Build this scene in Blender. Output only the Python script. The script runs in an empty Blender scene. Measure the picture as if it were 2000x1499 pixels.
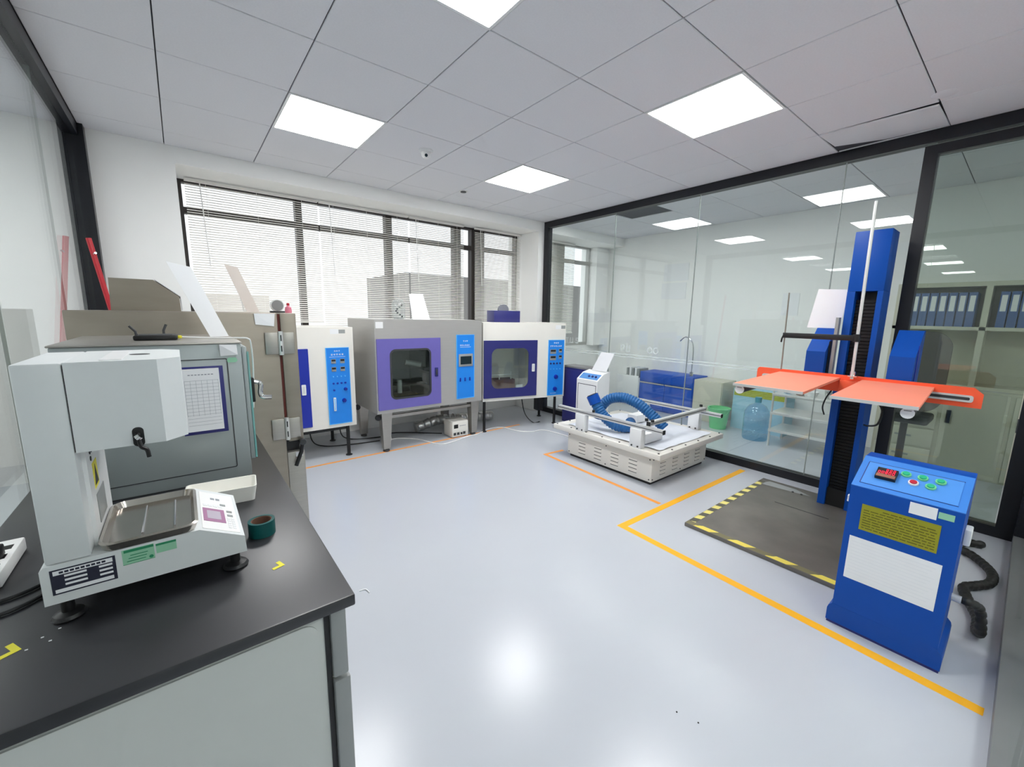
import bpy, bmesh, math, random
from mathutils import Vector, Matrix
random.seed(7)
S = bpy.context.scene
COL = S.collection
PI = math.pi

# ------------------------------------------------------------------ camera
cam_d = bpy.data.cameras.new('camera'); cam = bpy.data.objects.new('camera', cam_d); COL.objects.link(cam)
cam_d.sensor_fit = 'HORIZONTAL'; cam_d.sensor_width = 36.0; cam_d.lens = 36.0 * 804.93 / 2000.0
cam_d.clip_start = 0.02
_r = Vector((0.78294125, -0.62189067, 0.01596818)); _u = Vector((0.08972399, 0.1382853, 0.98631982)); _b = Vector((-0.61559126, -0.77079775, 0.16406778))
cam.matrix_world = Matrix(((_r.x, _u.x, _b.x, -0.021), (_r.y, _u.y, _b.y, -2.333), (_r.z, _u.z, _b.z, 1.401), (0, 0, 0, 1)))
S.camera = cam

# ------------------------------------------------------------------ world, exposure
W = bpy.data.worlds.new('world'); S.world = W; W.use_nodes = True
bg = W.node_tree.nodes['Background']; bg.inputs[0].default_value = (0.93, 0.96, 1.0, 1); bg.inputs[1].default_value = 1.2
S.view_settings.view_transform = 'Standard'; S.view_settings.look = 'None'
S.view_settings.exposure = 0.27; S.view_settings.gamma = 1.0; S.view_settings.use_curve_mapping = False
LAMP = 18.0                                  # radiance of the ceiling light panels
HC = 2.68                                   # ceiling height

# ------------------------------------------------------------------ materials
def lin(c):
    return tuple(((v / 255) / 12.92 if v / 255 <= 0.04045 else ((v / 255 + 0.055) / 1.055) ** 2.4) for v in c) + (1.0,)
MATS = {}
def mat(name, rgb, rough=0.5, metal=0.0, var=0.04, scale=18.0, bump=0.0, spec=0.5, coat=0.0, stretch=None):
    if name in MATS: return MATS[name]
    m = bpy.data.materials.new(name); m.use_nodes = True; nt = m.node_tree; N = nt.nodes; L = nt.links
    p = N['Principled BSDF']; p.inputs['Roughness'].default_value = rough; p.inputs['Metallic'].default_value = metal
    p.inputs['Specular IOR Level'].default_value = spec; p.inputs['Coat Weight'].default_value = coat
    tc = N.new('ShaderNodeTexCoord'); nz = N.new('ShaderNodeTexNoise'); nz.inputs['Scale'].default_value = scale; nz.inputs['Detail'].default_value = 4
    src = tc.outputs['Object']
    if stretch:
        mp = N.new('ShaderNodeMapping'); mp.inputs['Scale'].default_value = stretch; L.new(src, mp.inputs[0]); src = mp.outputs[0]
    L.new(src, nz.inputs['Vector'])
    mx = N.new('ShaderNodeMix'); mx.data_type = 'RGBA'
    c = lin(rgb); a = tuple(max(0, v * (1 - var)) for v in c[:3]) + (1,); b = tuple(min(1, v * (1 + var)) for v in c[:3]) + (1,)
    mx.inputs[6].default_value = a; mx.inputs[7].default_value = b
    L.new(nz.outputs[0], mx.inputs[0]); L.new(mx.outputs[2], p.inputs['Base Color'])
    if bump:
        bp = N.new('ShaderNodeBump'); bp.inputs['Strength'].default_value = bump; bp.inputs['Distance'].default_value = 0.002
        L.new(nz.outputs[0], bp.inputs['Height']); L.new(bp.outputs[0], p.inputs['Normal'])
    MATS[name] = m; return m
def emis(name, rgb, strength):
    m = bpy.data.materials.new(name); m.use_nodes = True; nt = m.node_tree
    p = nt.nodes['Principled BSDF']; p.inputs['Base Color'].default_value = lin(rgb)
    p.inputs['Emission Color'].default_value = lin(rgb); p.inputs['Emission Strength'].default_value = strength
    MATS[name] = m; return m
def glassy(name, tint, f0=0.04, rough=0.0, haze=0.0, hazecol=(0.8, 0.86, 0.84)):
    """thin clear pane: straight-through transmission, Schlick reflection from the angle of incidence"""
    m = bpy.data.materials.new(name); m.use_nodes = True; nt = m.node_tree; N = nt.nodes; L = nt.links
    N.remove(N['Principled BSDF']); out = N['Material Output']
    tr = N.new('ShaderNodeBsdfTransparent'); tr.inputs[0].default_value = tint + (1,)
    gl = N.new('ShaderNodeBsdfGlossy'); gl.inputs['Roughness'].default_value = rough; gl.inputs[0].default_value = (1, 1, 1, 1)
    ge = N.new('ShaderNodeNewGeometry'); dp = N.new('ShaderNodeVectorMath'); dp.operation = 'DOT_PRODUCT'
    L.new(ge.outputs['Incoming'], dp.inputs[0]); L.new(ge.outputs['Normal'], dp.inputs[1])
    ab = N.new('ShaderNodeMath'); ab.operation = 'ABSOLUTE'; L.new(dp.outputs['Value'], ab.inputs[0])
    om = N.new('ShaderNodeMath'); om.operation = 'SUBTRACT'; om.inputs[0].default_value = 1.0; L.new(ab.outputs[0], om.inputs[1])
    pw = N.new('ShaderNodeMath'); pw.operation = 'POWER'; pw.inputs[1].default_value = 5.0; L.new(om.outputs[0], pw.inputs[0])
    ma = N.new('ShaderNodeMath'); ma.operation = 'MULTIPLY_ADD'; ma.inputs[1].default_value = 1 - f0; ma.inputs[2].default_value = f0; L.new(pw.outputs[0], ma.inputs[0])
    body = tr
    if haze:
        df = N.new('ShaderNodeBsdfDiffuse'); df.inputs[0].default_value = hazecol + (1,)
        mh = N.new('ShaderNodeMixShader'); mh.inputs[0].default_value = haze
        L.new(tr.outputs[0], mh.inputs[1]); L.new(df.outputs[0], mh.inputs[2]); body = mh
    ms = N.new('ShaderNodeMixShader'); L.new(ma.outputs[0], ms.inputs[0]); L.new(body.outputs[0], ms.inputs[1]); L.new(gl.outputs[0], ms.inputs[2])
    L.new(ms.outputs[0], out.inputs['Surface']); MATS[name] = m; return m
def stripes(name, c1, c2, scale, axis='X', rough=0.6, diag=0.0):
    m = bpy.data.materials.new(name); m.use_nodes = True; nt = m.node_tree; N = nt.nodes; L = nt.links
    p = N['Principled BSDF']; p.inputs['Roughness'].default_value = rough
    tc = N.new('ShaderNodeTexCoord'); sp = N.new('ShaderNodeSeparateXYZ'); L.new(tc.outputs['Object'], sp.inputs[0])
    o = {'X': 0, 'Y': 1, 'Z': 2}; other = {'X': 'Y', 'Y': 'X', 'Z': 'X'}[axis]
    ma = N.new('ShaderNodeMath'); ma.operation = 'MULTIPLY_ADD'; ma.inputs[1].default_value = diag
    L.new(sp.outputs[o[other]], ma.inputs[0]); L.new(sp.outputs[o[axis]], ma.inputs[2])
    mu = N.new('ShaderNodeMath'); mu.operation = 'MULTIPLY'; mu.inputs[1].default_value = scale; L.new(ma.outputs[0], mu.inputs[0])
    fr = N.new('ShaderNodeMath'); fr.operation = 'FRACT'; L.new(mu.outputs[0], fr.inputs[0])
    nz = N.new('ShaderNodeTexNoise'); nz.inputs['Scale'].default_value = 30; L.new(tc.outputs['Object'], nz.inputs['Vector'])
    ad = N.new('ShaderNodeMath'); ad.operation = 'MULTIPLY_ADD'; ad.inputs[1].default_value = 0.12; L.new(nz.outputs[0], ad.inputs[0]); L.new(fr.outputs[0], ad.inputs[2])
    gt = N.new('ShaderNodeMath'); gt.operation = 'GREATER_THAN'; gt.inputs[1].default_value = 0.56; L.new(ad.outputs[0], gt.inputs[0])
    mx = N.new('ShaderNodeMix'); mx.data_type = 'RGBA'; mx.inputs[6].default_value = lin(c1); mx.inputs[7].default_value = lin(c2)
    L.new(gt.outputs[0], mx.inputs[0]); L.new(mx.outputs[2], p.inputs['Base Color']); MATS[name] = m; return m

M_floor = mat('floor_epoxy', (191, 195, 202), 0.225, 0, 0.025, 1.5, spec=0.45)
M_tile = mat('ceiling_tile', (226, 226, 230), 0.9, 0, 0.05, 120, 0.15, spec=0.2)
M_void = mat('ceiling_void', (70, 72, 78), 0.9)
M_wall = mat('wall_paint', (247, 247, 245), 0.75, 0, 0.02, 3, spec=0.3)
M_frame = mat('black_frame', (14, 16, 24), 0.35, 0, 0.2, 6)
M_glass = glassy('partition_glass', (0.945, 0.972, 0.962), 0.045)
M_dglass = glassy('door_glass', (0.76, 0.82, 0.78), 0.045)
M_wglass = glassy('window_glass', (0.97, 0.98, 0.98), 0.03)
M_joint = mat('silicone_joint', (150, 158, 154), 0.4)
M_film = glassy('frosted_film', (0.96, 0.98, 0.975), 0.03, 0.1, 0.40, (0.9, 0.95, 0.94))
M_lamp = emis('lamp_diffuser', (255, 255, 255), LAMP)
M_white = mat('white_enamel', (235, 236, 236), 0.35, 0, 0.02, 8)
M_machine = mat('instrument_white', (222, 226, 226), 0.42, 0, 0.02, 40, 0.03)
M_cream = mat('cream_enamel', (233, 230, 222), 0.45, 0, 0.02, 10)
M_steel = mat('brushed_steel', (176, 172, 165), 0.36, 0.85, 0.10, 9, 0, stretch=(1, 1, 14))
M_steeld = mat('worn_steel', (152, 144, 132), 0.42, 0.7, 0.16, 5, 0, stretch=(1, 1, 4))
M_chrome = mat('chrome', (215, 215, 215), 0.15, 1.0, 0.03)
M_tray = mat('tray_steel', (190, 184, 176), 0.22, 0.95, 0.15, 12)
M_alu = mat('aluminium', (226, 226, 224), 0.35, 0.6, 0.05)
M_black = mat('black_plastic', (16, 16, 18), 0.45, 0, 0.2)
M_bench = mat('bench_top', (32, 32, 36), 0.36, 0, 0.2, 14, 0.03, spec=0.75)
M_cab = mat('bench_cabinet', (202, 205, 201), 0.45, 0, 0.03, 9)
M_cabd = mat('bench_trim', (150, 153, 152), 0.45, 0, 0.04)
M_grey = mat('chamber_grey', (162, 170, 170), 0.35, 0.15, 0.06, 6)
M_purple = mat('door_purple', (108, 100, 176), 0.4, 0, 0.05)
M_navy = mat('navy_enamel', (40, 42, 112), 0.4, 0, 0.06)
M_dblue = mat('oven_blue', (14, 40, 160), 0.4, 0, 0.05)
M_panel = mat('panel_blue', (24, 134, 232), 0.45, 0, 0.03)
M_panele = mat('panel_edge', (90, 185, 250), 0.45, 0, 0.03)
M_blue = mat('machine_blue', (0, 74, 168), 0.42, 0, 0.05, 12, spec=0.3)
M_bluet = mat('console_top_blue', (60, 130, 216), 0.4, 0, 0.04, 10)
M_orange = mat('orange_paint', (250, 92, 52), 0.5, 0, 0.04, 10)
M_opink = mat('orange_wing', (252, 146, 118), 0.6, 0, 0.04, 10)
M_tape = mat('floor_tape', (255, 182, 30), 0.5, 0, 0.08, 10)
M_tapeo = mat('floor_tape_orange', (244, 160, 70), 0.5, 0, 0.08, 10)
M_plate = mat('steel_plate', (116, 112, 106), 0.5, 0.3, 0.45, 4)
M_hazs = stripes('hazard_side', (234, 222, 130), (92, 90, 78), 8.0, 'X', diag=0.35)
M_hazf = stripes('hazard_front', (238, 218, 96), (122, 116, 84), 4.5, 'Y', diag=1.0)
M_paper = mat('paper', (240, 241, 243), 0.8, 0, 0.02)
M_print = mat('grey_print', (150, 154, 162), 0.8)
M_printd = mat('dark_print', (40, 42, 60), 0.8)
M_plwhite = mat('plastic_white', (240, 240, 238), 0.4, 0, 0.02)
M_yell = mat('yellow_plastic', (240, 230, 60), 0.5)
M_olive = mat('olive_label', (150, 148, 22), 0.5, 0, 0.08, 20)
M_green = mat('green_button', (40, 176, 130), 0.35)
M_red = mat('red_button', (190, 36, 60), 0.35)
M_redp = mat('red_paint', (190, 34, 48), 0.35)
M_led = emis('red_display', (255, 40, 70), 1.2)
M_dark = mat('dark_screen', (24, 40, 46), 0.2)
M_hose = mat('blue_hose', (20, 92, 152), 0.45, 0, 0.08, 20)
M_teal = glassy('teal_acrylic', (0.55, 0.86, 0.84), 0.05, 0, 0.5, (0.35, 0.72, 0.70))
M_rubber = mat('seal_red', (84, 26, 16), 0.7)
M_slat = mat('blind_slat', (240, 238, 232), 0.5, 0, 0.02)
M_wframe = mat('window_frame', (52, 46, 44), 0.5)
M_brown = mat('brown_ceramic', (116, 84, 68), 0.7, 0, 0.15)
M_foil = mat('foil', (200, 200, 198), 0.28, 0.9, 0.2, 60)
M_lgreen = mat('green_plastic', (124, 214, 150), 0.45)
M_cabblue = mat('cabinet_blue', (20, 84, 190), 0.45)
M_bottle = glassy('bottle_blue', (0.62, 0.82, 0.93), 0.06, 0, 0.12, (0.5, 0.72, 0.85))
M_clearj = glassy('clear_jar', (0.95, 0.97, 0.97), 0.08, 0, 0.06)
M_binder = mat('binder_blue', (70, 100, 156), 0.6)
M_file = mat('file_cabinet', (206, 204, 186), 0.5)
M_leaf = mat('yellow_green_print', (168, 176, 60), 0.8, 0, 0.35, 60)
M_sky_box = mat('carton_blue', (160, 204, 222), 0.7)
M_pinkb = mat('pink_plastic', (226, 130, 150), 0.4)
M_lcd = mat('lcd_purple', (164, 110, 148), 0.4)
M_lcdi = mat('lcd_grey', (186, 176, 190), 0.3)
M_labelg = mat('label_green', (150, 206, 172), 0.6)
M_labeld = mat('label_green_dark', (38, 140, 96), 0.6)
M_tapeg = mat('tape_green', (14, 82, 82), 0.3)
M_ltub = mat('tub_plastic', (246, 244, 237), 0.4)
M_dkgrey = mat('dark_grey', (56, 58, 60), 0.5)
M_ext = mat('outdoor_wall', (214, 206, 196), 0.9, 0, 0.06, 2)
M_extd = mat('outdoor_dark', (120, 118, 116), 0.9, 0, 0.06, 2)
M_hosebk = mat('spiral_black', (34, 34, 32), 0.5)
M_bedsheet = mat('plastic_sheet', (226, 230, 238), 0.3, 0, 0.06, 8, 0.3)

# ------------------------------------------------------------------ mesh helpers
ROOT = {}
class MB:
    def __init__(s): s.bm = bmesh.new()
    def _join(s, b):
        me = bpy.data.meshes.new('tmp'); b.to_mesh(me); b.free(); s.bm.from_mesh(me); bpy.data.meshes.remove(me)
    def box(s, x0, x1, y0, y1, z0, z1, bev=0, seg=2):
        b = bmesh.new(); bmesh.ops.create_cube(b, size=1)
        for v in b.verts: v.co = Vector(((x0 + x1) / 2 + v.co.x * (x1 - x0), (y0 + y1) / 2 + v.co.y * (y1 - y0), (z0 + z1) / 2 + v.co.z * (z1 - z0)))
        if bev: bmesh.ops.bevel(b, geom=b.edges[:], offset=bev, segments=seg, affect='EDGES', profile=0.5)
        s._join(b); return s
    def hexa(s, lo, hi):
        """box from 4 lower and 4 upper points"""
        v = [s.bm.verts.new(p) for p in list(lo) + list(hi)]
        for f in ((3, 2, 1, 0), (4, 5, 6, 7), (0, 1, 5, 4), (1, 2, 6, 5), (2, 3, 7, 6), (3, 0, 4, 7)): s.bm.faces.new([v[i] for i in f])
        return s
    def prism(s, poly, axis, a, b):
        def P(p, t): return {'x': (t, p[0], p[1]), 'y': (p[0], t, p[1]), 'z': (p[0], p[1], t)}[axis]
        A = [s.bm.verts.new(P(p, a)) for p in poly]; B = [s.bm.verts.new(P(p, b)) for p in poly]; n = len(poly)
        f = [s.bm.faces.new(A), s.bm.faces.new(B[::-1])] + [s.bm.faces.new((A[i], B[i], B[(i + 1) % n], A[(i + 1) % n])) for i in range(n)]
        bmesh.ops.recalc_face_normals(s.bm, faces=f); return s
    def ring(s, outer, inner, axis, a, b):
        def P(p, t): return {'x': (t, p[0], p[1]), 'y': (p[0], t, p[1]), 'z': (p[0], p[1], t)}[axis]
        V = [[s.bm.verts.new(P(p, t)) for p in q] for q in (outer, inner) for t in (a, b)]; n = len(outer); f = []
        for i in range(n):
            j = (i + 1) % n; oa, ob, ia, ib = V
            f += [s.bm.faces.new((oa[i], oa[j], ia[j], ia[i])), s.bm.faces.new((ob[j], ob[i], ib[i], ib[j])),
                  s.bm.faces.new((oa[j], oa[i], ob[i], ob[j])), s.bm.faces.new((ia[i], ia[j], ib[j], ib[i]))]
        bmesh.ops.recalc_face_normals(s.bm, faces=f); return s
    def cyl(s, p0, p1, r, n=20, r2=None):
        p0 = Vector(p0); p1 = Vector(p1); return s.tube([p0, p1], [r, r if r2 is None else r2], n)
    def tube(s, pts, r, n=10):
        pts = [Vector(p) for p in pts]; R = r if isinstance(r, (list, tuple)) else [r] * len(pts)
        t0 = (pts[1] - pts[0]).normalized(); ref = Vector((0, 0, 1)) if abs(t0.z) < 0.9 else Vector((1, 0, 0))
        u = t0.cross(ref).normalized(); rings = []
        for i, p in enumerate(pts):
            a = pts[max(i - 1, 0)]; b = pts[min(i + 1, len(pts) - 1)]; t = (b - a).normalized()
            u = (u - t * u.dot(t)).normalized(); w = t.cross(u)
            rings.append([s.bm.verts.new(p + (u * math.cos(k * 2 * PI / n) + w * math.sin(k * 2 * PI / n)) * R[i]) for k in range(n)])
        for A, B in zip(rings, rings[1:]):
            for k in range(n): s.bm.faces.new((A[k], A[(k + 1) % n], B[(k + 1) % n], B[k]))
        s.bm.faces.new(rings[0][::-1]); s.bm.faces.new(rings[-1]); return s
    def lathe(s, prof, c, n=28):
        c = Vector(c); rings = []
        for r, z in prof: rings.append([s.bm.verts.new(c + Vector((r * math.cos(k * 2 * PI / n), r * math.sin(k * 2 * PI / n), z))) for k in range(n)])
        for A, B in zip(rings, rings[1:]):
            for k in range(n): s.bm.faces.new((A[k], A[(k + 1) % n], B[(k + 1) % n], B[k]))
        if prof[0][0] > 1e-4: s.bm.faces.new(rings[0][::-1])
        if prof[-1][0] > 1e-4: s.bm.faces.new(rings[-1])
        return s
    def xf(s, M):
        bmesh.ops.transform(s.bm, matrix=M, verts=s.bm.verts[:]); return s
    def build(s, name, m, parent=None, label=None, local=False, sharp=35):
        bm = s.bm; bmesh.ops.remove_doubles(bm, verts=bm.verts[:], dist=1e-6); off = Vector((0, 0, 0))
        if parent is None:
            xs = [v.co.x for v in bm.verts]; ys = [v.co.y for v in bm.verts]; zs = [v.co.z for v in bm.verts]
            off = Vector(((min(xs) + max(xs)) / 2, (min(ys) + max(ys)) / 2, min(zs)))
        elif not local: off = ROOT.get(parent.name, Vector((0, 0, 0)))
        for v in bm.verts: v.co -= off
        me = bpy.data.meshes.new(name); bm.to_mesh(me); bm.free()
        me.polygons.foreach_set('use_smooth', [True] * len(me.polygons)); me.set_sharp_from_angle(angle=math.radians(sharp))
        me.materials.append(m); o = bpy.data.objects.new(name, me); COL.objects.link(o)
        if parent is None: o.location = off; ROOT[o.name] = off
        else: o.parent = parent; ROOT[o.name] = ROOT.get(parent.name, Vector((0, 0, 0))) if not local else Vector((0, 0, 0))
        if label: o['label'] = label
        return o
def thing(name, label, cat, loc=(0, 0, 0), rotz=0, group=None):
    o = bpy.data.objects.new(name, None); COL.objects.link(o); o.location = loc; o.rotation_euler = (0, 0, rotz)
    o.empty_display_size = 0.1
    o['label'] = label; o['category'] = cat
    if group: o['group'] = group
    ROOT[o.name] = Vector(loc) if not rotz else Vector((0, 0, 0)); return o
def tag(o, label, cat, group=None):
    o['label'] = label; o['category'] = cat
    if group: o['group'] = group
    return o
def struct(o, label=None):
    o['kind'] = 'structure'
    if label: o['label'] = label
    return o
def B(name, m, parent, *a, bev=0, label=None, local=False):
    return MB().box(*a, bev=bev).build(name, m, parent, label, local)
def rrect(x0, x1, z0, z1, r, n=6):
    P = []
    for cx, cz, a0 in ((x1 - r, z1 - r, 0), (x0 + r, z1 - r, PI / 2), (x0 + r, z0 + r, PI), (x1 - r, z0 + r, 1.5 * PI)):
        for k in range(n + 1): a = a0 + k * PI / 2 / n; P.append((cx + r * math.cos(a), cz + r * math.sin(a)))
    return P
def smooth(pts, k=8):
    P = [Vector(p) for p in pts]; Q = [P[0] * 2 - P[1]] + P + [P[-1] * 2 - P[-2]]; out = []
    for i in range(1, len(Q) - 2):
        for j in range(k):
            t = j / k; a, b, c, d = Q[i - 1:i + 3]
            out.append(0.5 * ((2 * b) + (c - a) * t + (2 * a - 5 * b + 4 * c - d) * t * t + (3 * b - a - 3 * c + d) * t ** 3))
    out.append(P[-1]); return out
def resample(pts, step):
    out = [pts[0]]; acc = 0.0
    for a, b in zip(pts, pts[1:]):
        l = (b - a).length; pos = 0.0
        while acc + (l - pos) >= step:
            pos += step - acc; acc = 0.0; out.append(a + (b - a) * (pos / l))
        acc += l - pos
    return out
def copy_tree(o, parent=None):
    c = o.copy(); COL.objects.link(c); c.parent = parent
    for ch in [x for x in o.children]: copy_tree(ch, c)
    return c

# ================================================================== THE ROOM
XL, XR, YF, YB = -0.47, 4.07, -2.43, 2.12
struct(B('floor', M_floor, None, -9.1, 6.0, -4.5, 2.8, -0.06, 0))
ce = struct(B('ceiling', M_void, None, -9.1, 6.0, -4.5, 2.8, HC + 0.012, HC + 0.10))
LAMPS = {(1, -2), (1, 1), (4, -2), (4, 1)}
tile_me = {}
def tile(i, j, x0, x1, y0, y1, rx=0, ry=0):
    k = (round(x1 - x0, 3), round(y1 - y0, 3)); g = 0.0028
    if k not in tile_me:
        w, d = k; mb = MB().box(-w / 2 + g, w / 2 - g, -d / 2 + g, d / 2 - g, 0, 0.012, bev=0.0025, seg=1)
        o = mb.build('ceiling_tile', M_tile, ce, local=True); tile_me[k] = o.data
    else:
        o = bpy.data.objects.new('ceiling_tile', tile_me[k]); COL.objects.link(o); o.parent = ce
    o.location = Vector(((x0 + x1) / 2, (y0 + y1) / 2, HC)) - ROOT['ceiling']; o.rotation_euler = (rx, ry, 0)
for i in range(-1, 10):
    for j in range(-5, 4):
        x0, x1, y0, y1 = i * 0.6, i * 0.6 + 0.6, j * 0.6, j * 0.6 + 0.6
        if i == -1: x0 = XL + 0.0
        if i == 9: x1 = 5.9
        if j == 3: y1 = YB
        if (i, j) in LAMPS: continue
        if i == 6:
            tile(i, j, x0, XR, y0, y1, rx=0.02 if j == -3 else 0, ry=-0.05 if j == -3 else 0); tile(i, j, XR, x1, y0, y1); continue
        if (i, j) == (7, 1): continue                                     # an open tile in the next room
        tile(i, j, x0, x1, y0, y1)
struct(B('ceiling_hall', M_tile, None, -9, XL - 0.02, -4.4, 2.8, HC, HC + 0.011))
struct(B('ceiling_corridor', M_tile, None, XL, 5.9, -4.4, -3.0, HC, HC + 0.011))

# window wall
struct(B('wall_back_pillar', M_wall, None, -1.0, 0.055, YB, 2.80, 0, HC + 0.012))
struct(B('wall_back_soffit', M_wall, None, 0.055, 5.9, YB, 2.80, 2.555, HC + 0.012))
struct(B('wall_back_lower', M_wall, None, 0.055, 5.9, 2.58, 2.80, 0, 0.90))
struct(B('wall_back_stub', M_wall, None, 3.97, 4.22, YB + 0.005, 2.80, 0, 2.555))
struct(B('wall_back_next', M_wall, None, 5.60, 5.9, 2.45, 2.80, 0.90, 2.555))
struct(B('wall_back_hall', M_wall, None, -9, -1.0, 2.55, 2.80, 0, HC + 0.012))
struct(B('wall_right', M_wall, None, 5.9, 6.0, -4.4, 2.8, 0, HC + 0.012))
struct(B('wall_front', M_wall, None, -9, 6.0, -4.5, -4.4, 0, HC + 0.012))
struct(B('wall_left', M_wall, None, -9.1, -9, -4.4, 2.8, 0, HC + 0.012))

# windows: frames, mullions, transom, panes
def window(n, xs, xm, z0, z1, zt, y, M_wframe=M_wframe):
    r = bpy.data.objects.new('window_%d' % n, None); COL.objects.link(r); r.location = (xs[0], y, z0); r['kind'] = 'structure'
    ROOT[r.name] = Vector(r.location)
    x0, x1 = xs
    mb = MB(); mb.box(x0, x0 + 0.035, y, y + 0.07, z0, z1); mb.box(x1 - 0.035, x1, y, y + 0.07, z0, z1)
    mb.box(x0 + 0.035, x1 - 0.035, y, y + 0.07, z0, z0 + 0.05); mb.box(x0 + 0.035, x1 - 0.035, y, y + 0.07, z1 - 0.025, z1)
    mb.build('window_frame', M_wframe, r)
    edges = [x0 + 0.035]
    for a, b in xm:
        B('mullion', M_wframe, r, a, b, y - 0.02, y + 0.07, z0 + 0.05, z1 - 0.025); edges += [a, b]
    edges.append(x1 - 0.035)
    for a, b in zip(edges[::2], edges[1::2]):
        B('transom', M_wframe, r, a, b, y, y + 0.07, zt, zt + 0.055)
        B('pane', M_wglass, r, a, b, y + 0.03, y + 0.038, z0 + 0.05, zt)
        B('pane', M_wglass, r, a, b, y + 0.03, y + 0.038, zt + 0.055, z1 - 0.025)
window(1, (0.055, 3.97), ((1.005, 1.065), (1.965, 2.04), (2.89, 2.99), (3.16, 3.37)), 0.90, 2.555, 2.265, 2.60)
window(2, (4.22, 5.60), ((4.70, 4.95),), 0.90, 2.555, 2.265, 2.60, mat('window_frame_grey', (176, 176, 172), 0.5))

# venetian blinds: every slat its own piece
def blind(x0, x1, z0, label, y=2.50, tilt=28, z1=2.545, pitch=0.0215):
    r = thing('venetian_blind', label, 'blind', ((x0 + x1) / 2, y, z0), group='venetian blinds in the window')
    B('head_rail', M_slat, r, x0, x1, y - 0.016, y + 0.016, z1 - 0.022, z1)
    w = (x1 - x0) / 2; first = None; n = int((z1 - 0.03 - z0 - 0.02) / pitch); t = math.radians(tilt)
    for k in range(n):
        z = z0 + 0.025 + k * pitch
        if first is None:
            bm = bmesh.new(); rows = []
            for q, bow in ((-0.0125, -0.001), (-0.004, 0.0008), (0.004, 0.0008), (0.0125, -0.001)):
                cy, cz = q * math.cos(t) - bow * math.sin(t), q * math.sin(t) + bow * math.cos(t)
                rows.append([(-w, cy, cz), (w, cy, cz)])
            vs = [[[bm.verts.new((p[0], p[1], p[2] + h)) for p in row] for row in rows] for h in (0.0, 0.0006)]
            for lay in vs:
                for a, b in zip(lay, lay[1:]): bm.faces.new((a[0], a[1], b[1], b[0]))
            for a, b in ((vs[0][0], vs[1][0]), (vs[0][-1], vs[1][-1])): bm.faces.new((a[0], a[1], b[1], b[0]))
            bmesh.ops.recalc_face_normals(bm, faces=bm.faces[:])
            me = bpy.data.meshes.new('slat'); bm.to_mesh(me); bm.free(); me.materials.append(M_slat); first = me
        o = bpy.data.objects.new('slat', first); COL.objects.link(o); o.parent = r; o.location = (0, 0, z - z0)
    B('bottom_rail', M_slat, r, x0, x1, y - 0.013, y + 0.013, z0 - 0.004, z0 + 0.012)
    for q in (0.14, 0.5, 0.86):
        x = x0 + (x1 - x0) * q
        MB().cyl((x, y - 0.014, z0), (x, y - 0.014, z1 - 0.02), 0.0012, 6).build('ladder_cord', M_slat, r)
    MB().cyl((x0 + 0.10 * (x1 - x0), y - 0.022, z1 - 0.02), (x0 + 0.12 * (x1 - x0), y - 0.03, z1 - 0.75), 0.004, 8).build('tilt_wand', M_plwhite, r)
blind(0.11, 1.20, 1.29, 'white venetian blind at the left end of the window, behind the leaning white boards')
blind(1.215, 2.205, 0.95, 'wide white venetian blind in the middle of the window, above the white oven')
blind(2.225, 2.985, 0.95, 'white venetian blind above the steel purple-door oven, hanging behind the propped white card')
blind(3.16, 3.955, 0.95, 'greyish venetian blind at the right end of the window beside the glass wall corner', tilt=34)
blind(4.24, 5.10, 1.12, 'short venetian blind in the window of the next room behind glass')

# outdoors
o = tag(B('outdoor_building', M_ext, None, -6, 2.4, 14, 18, -8, 1.9), 'pale building outside the window behind the blinds', 'building')
o = tag(B('outdoor_building', M_extd, None, 5.75, 16, 10.5, 14, -8, 2.7), 'grey building outside the window seen low through right-hand blinds', 'building')

# glass partitions ----------------------------------------------------
def partition(name, axis, c, a0, a1, seams, z0=0.07, z1=2.60, door=None, railm=None):
    """black framed glass wall; axis 'x' = plane of constant x running along y"""
    r = bpy.data.objects.new(name, None); COL.objects.link(r); r['kind'] = 'structure'; r.location = (0, 0, 0); ROOT[r.name] = Vector((0, 0, 0))
    def bx(nm, m, s0, s1, t0, t1, za, zb, bev=0):
        if axis == 'x': return B(nm, m, r, c + t0, c + t1, s0, s1, za, zb, bev=bev)
        return B(nm, m, r, s0, s1, c + t0, c + t1, za, zb, bev=bev)
    bx('top_rail', M_frame, a0, a1, 0, 0.08, z1, HC)
    bx('bottom_rail', railm or M_frame, a0, a1, 0, 0.08, 0, z0)
    bx('post', M_frame, a0, a0 + 0.08, 0, 0.08, z0, z1); bx('post', M_frame, a1 - 0.08, a1, 0, 0.08, z0, z1)
    e = [a0 + 0.08] + list(seams) + [a1 - 0.08]
    for s0, s1 in zip(e, e[1:]):
        if door and s0 >= door[0] - 1e-3 and s1 <= door[1] + 1e-3: continue
        bx('pane', M_glass, s0 + 0.003, s1 - 0.003, 0.034, 0.046, z0, z1)
    for q in seams: bx('pane_joint', M_joint, q - 0.003, q + 0.003, 0.035, 0.045, z0, z1)
    return r, bx
wr, bx = partition('wall_glass_right', 'x', XR, YF, YB, (-1.745, -1.255, -0.10, 0.92), door=(YF, -1.74))
bx('post', M_frame, -1.765, -1.695, 0.0, 0.08, 0.07, 2.52)
bx('door_header', M_frame, YF + 0.08, -1.695, 0.0, 0.08, 2.52, 2.58)
bx('transom_pane', M_glass, YF + 0.08, -1.745, 0.034, 0.046, 2.58, 2.60)
bx('pane', M_glass, -1.7465, -1.70, 0.034, 0.046, 2.58, 2.60)
dr = bpy.data.objects.new('door_1', None); COL.objects.link(dr); dr['kind'] = 'structure'; ROOT['door_1'] = Vector((0, 0, 0))
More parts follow.
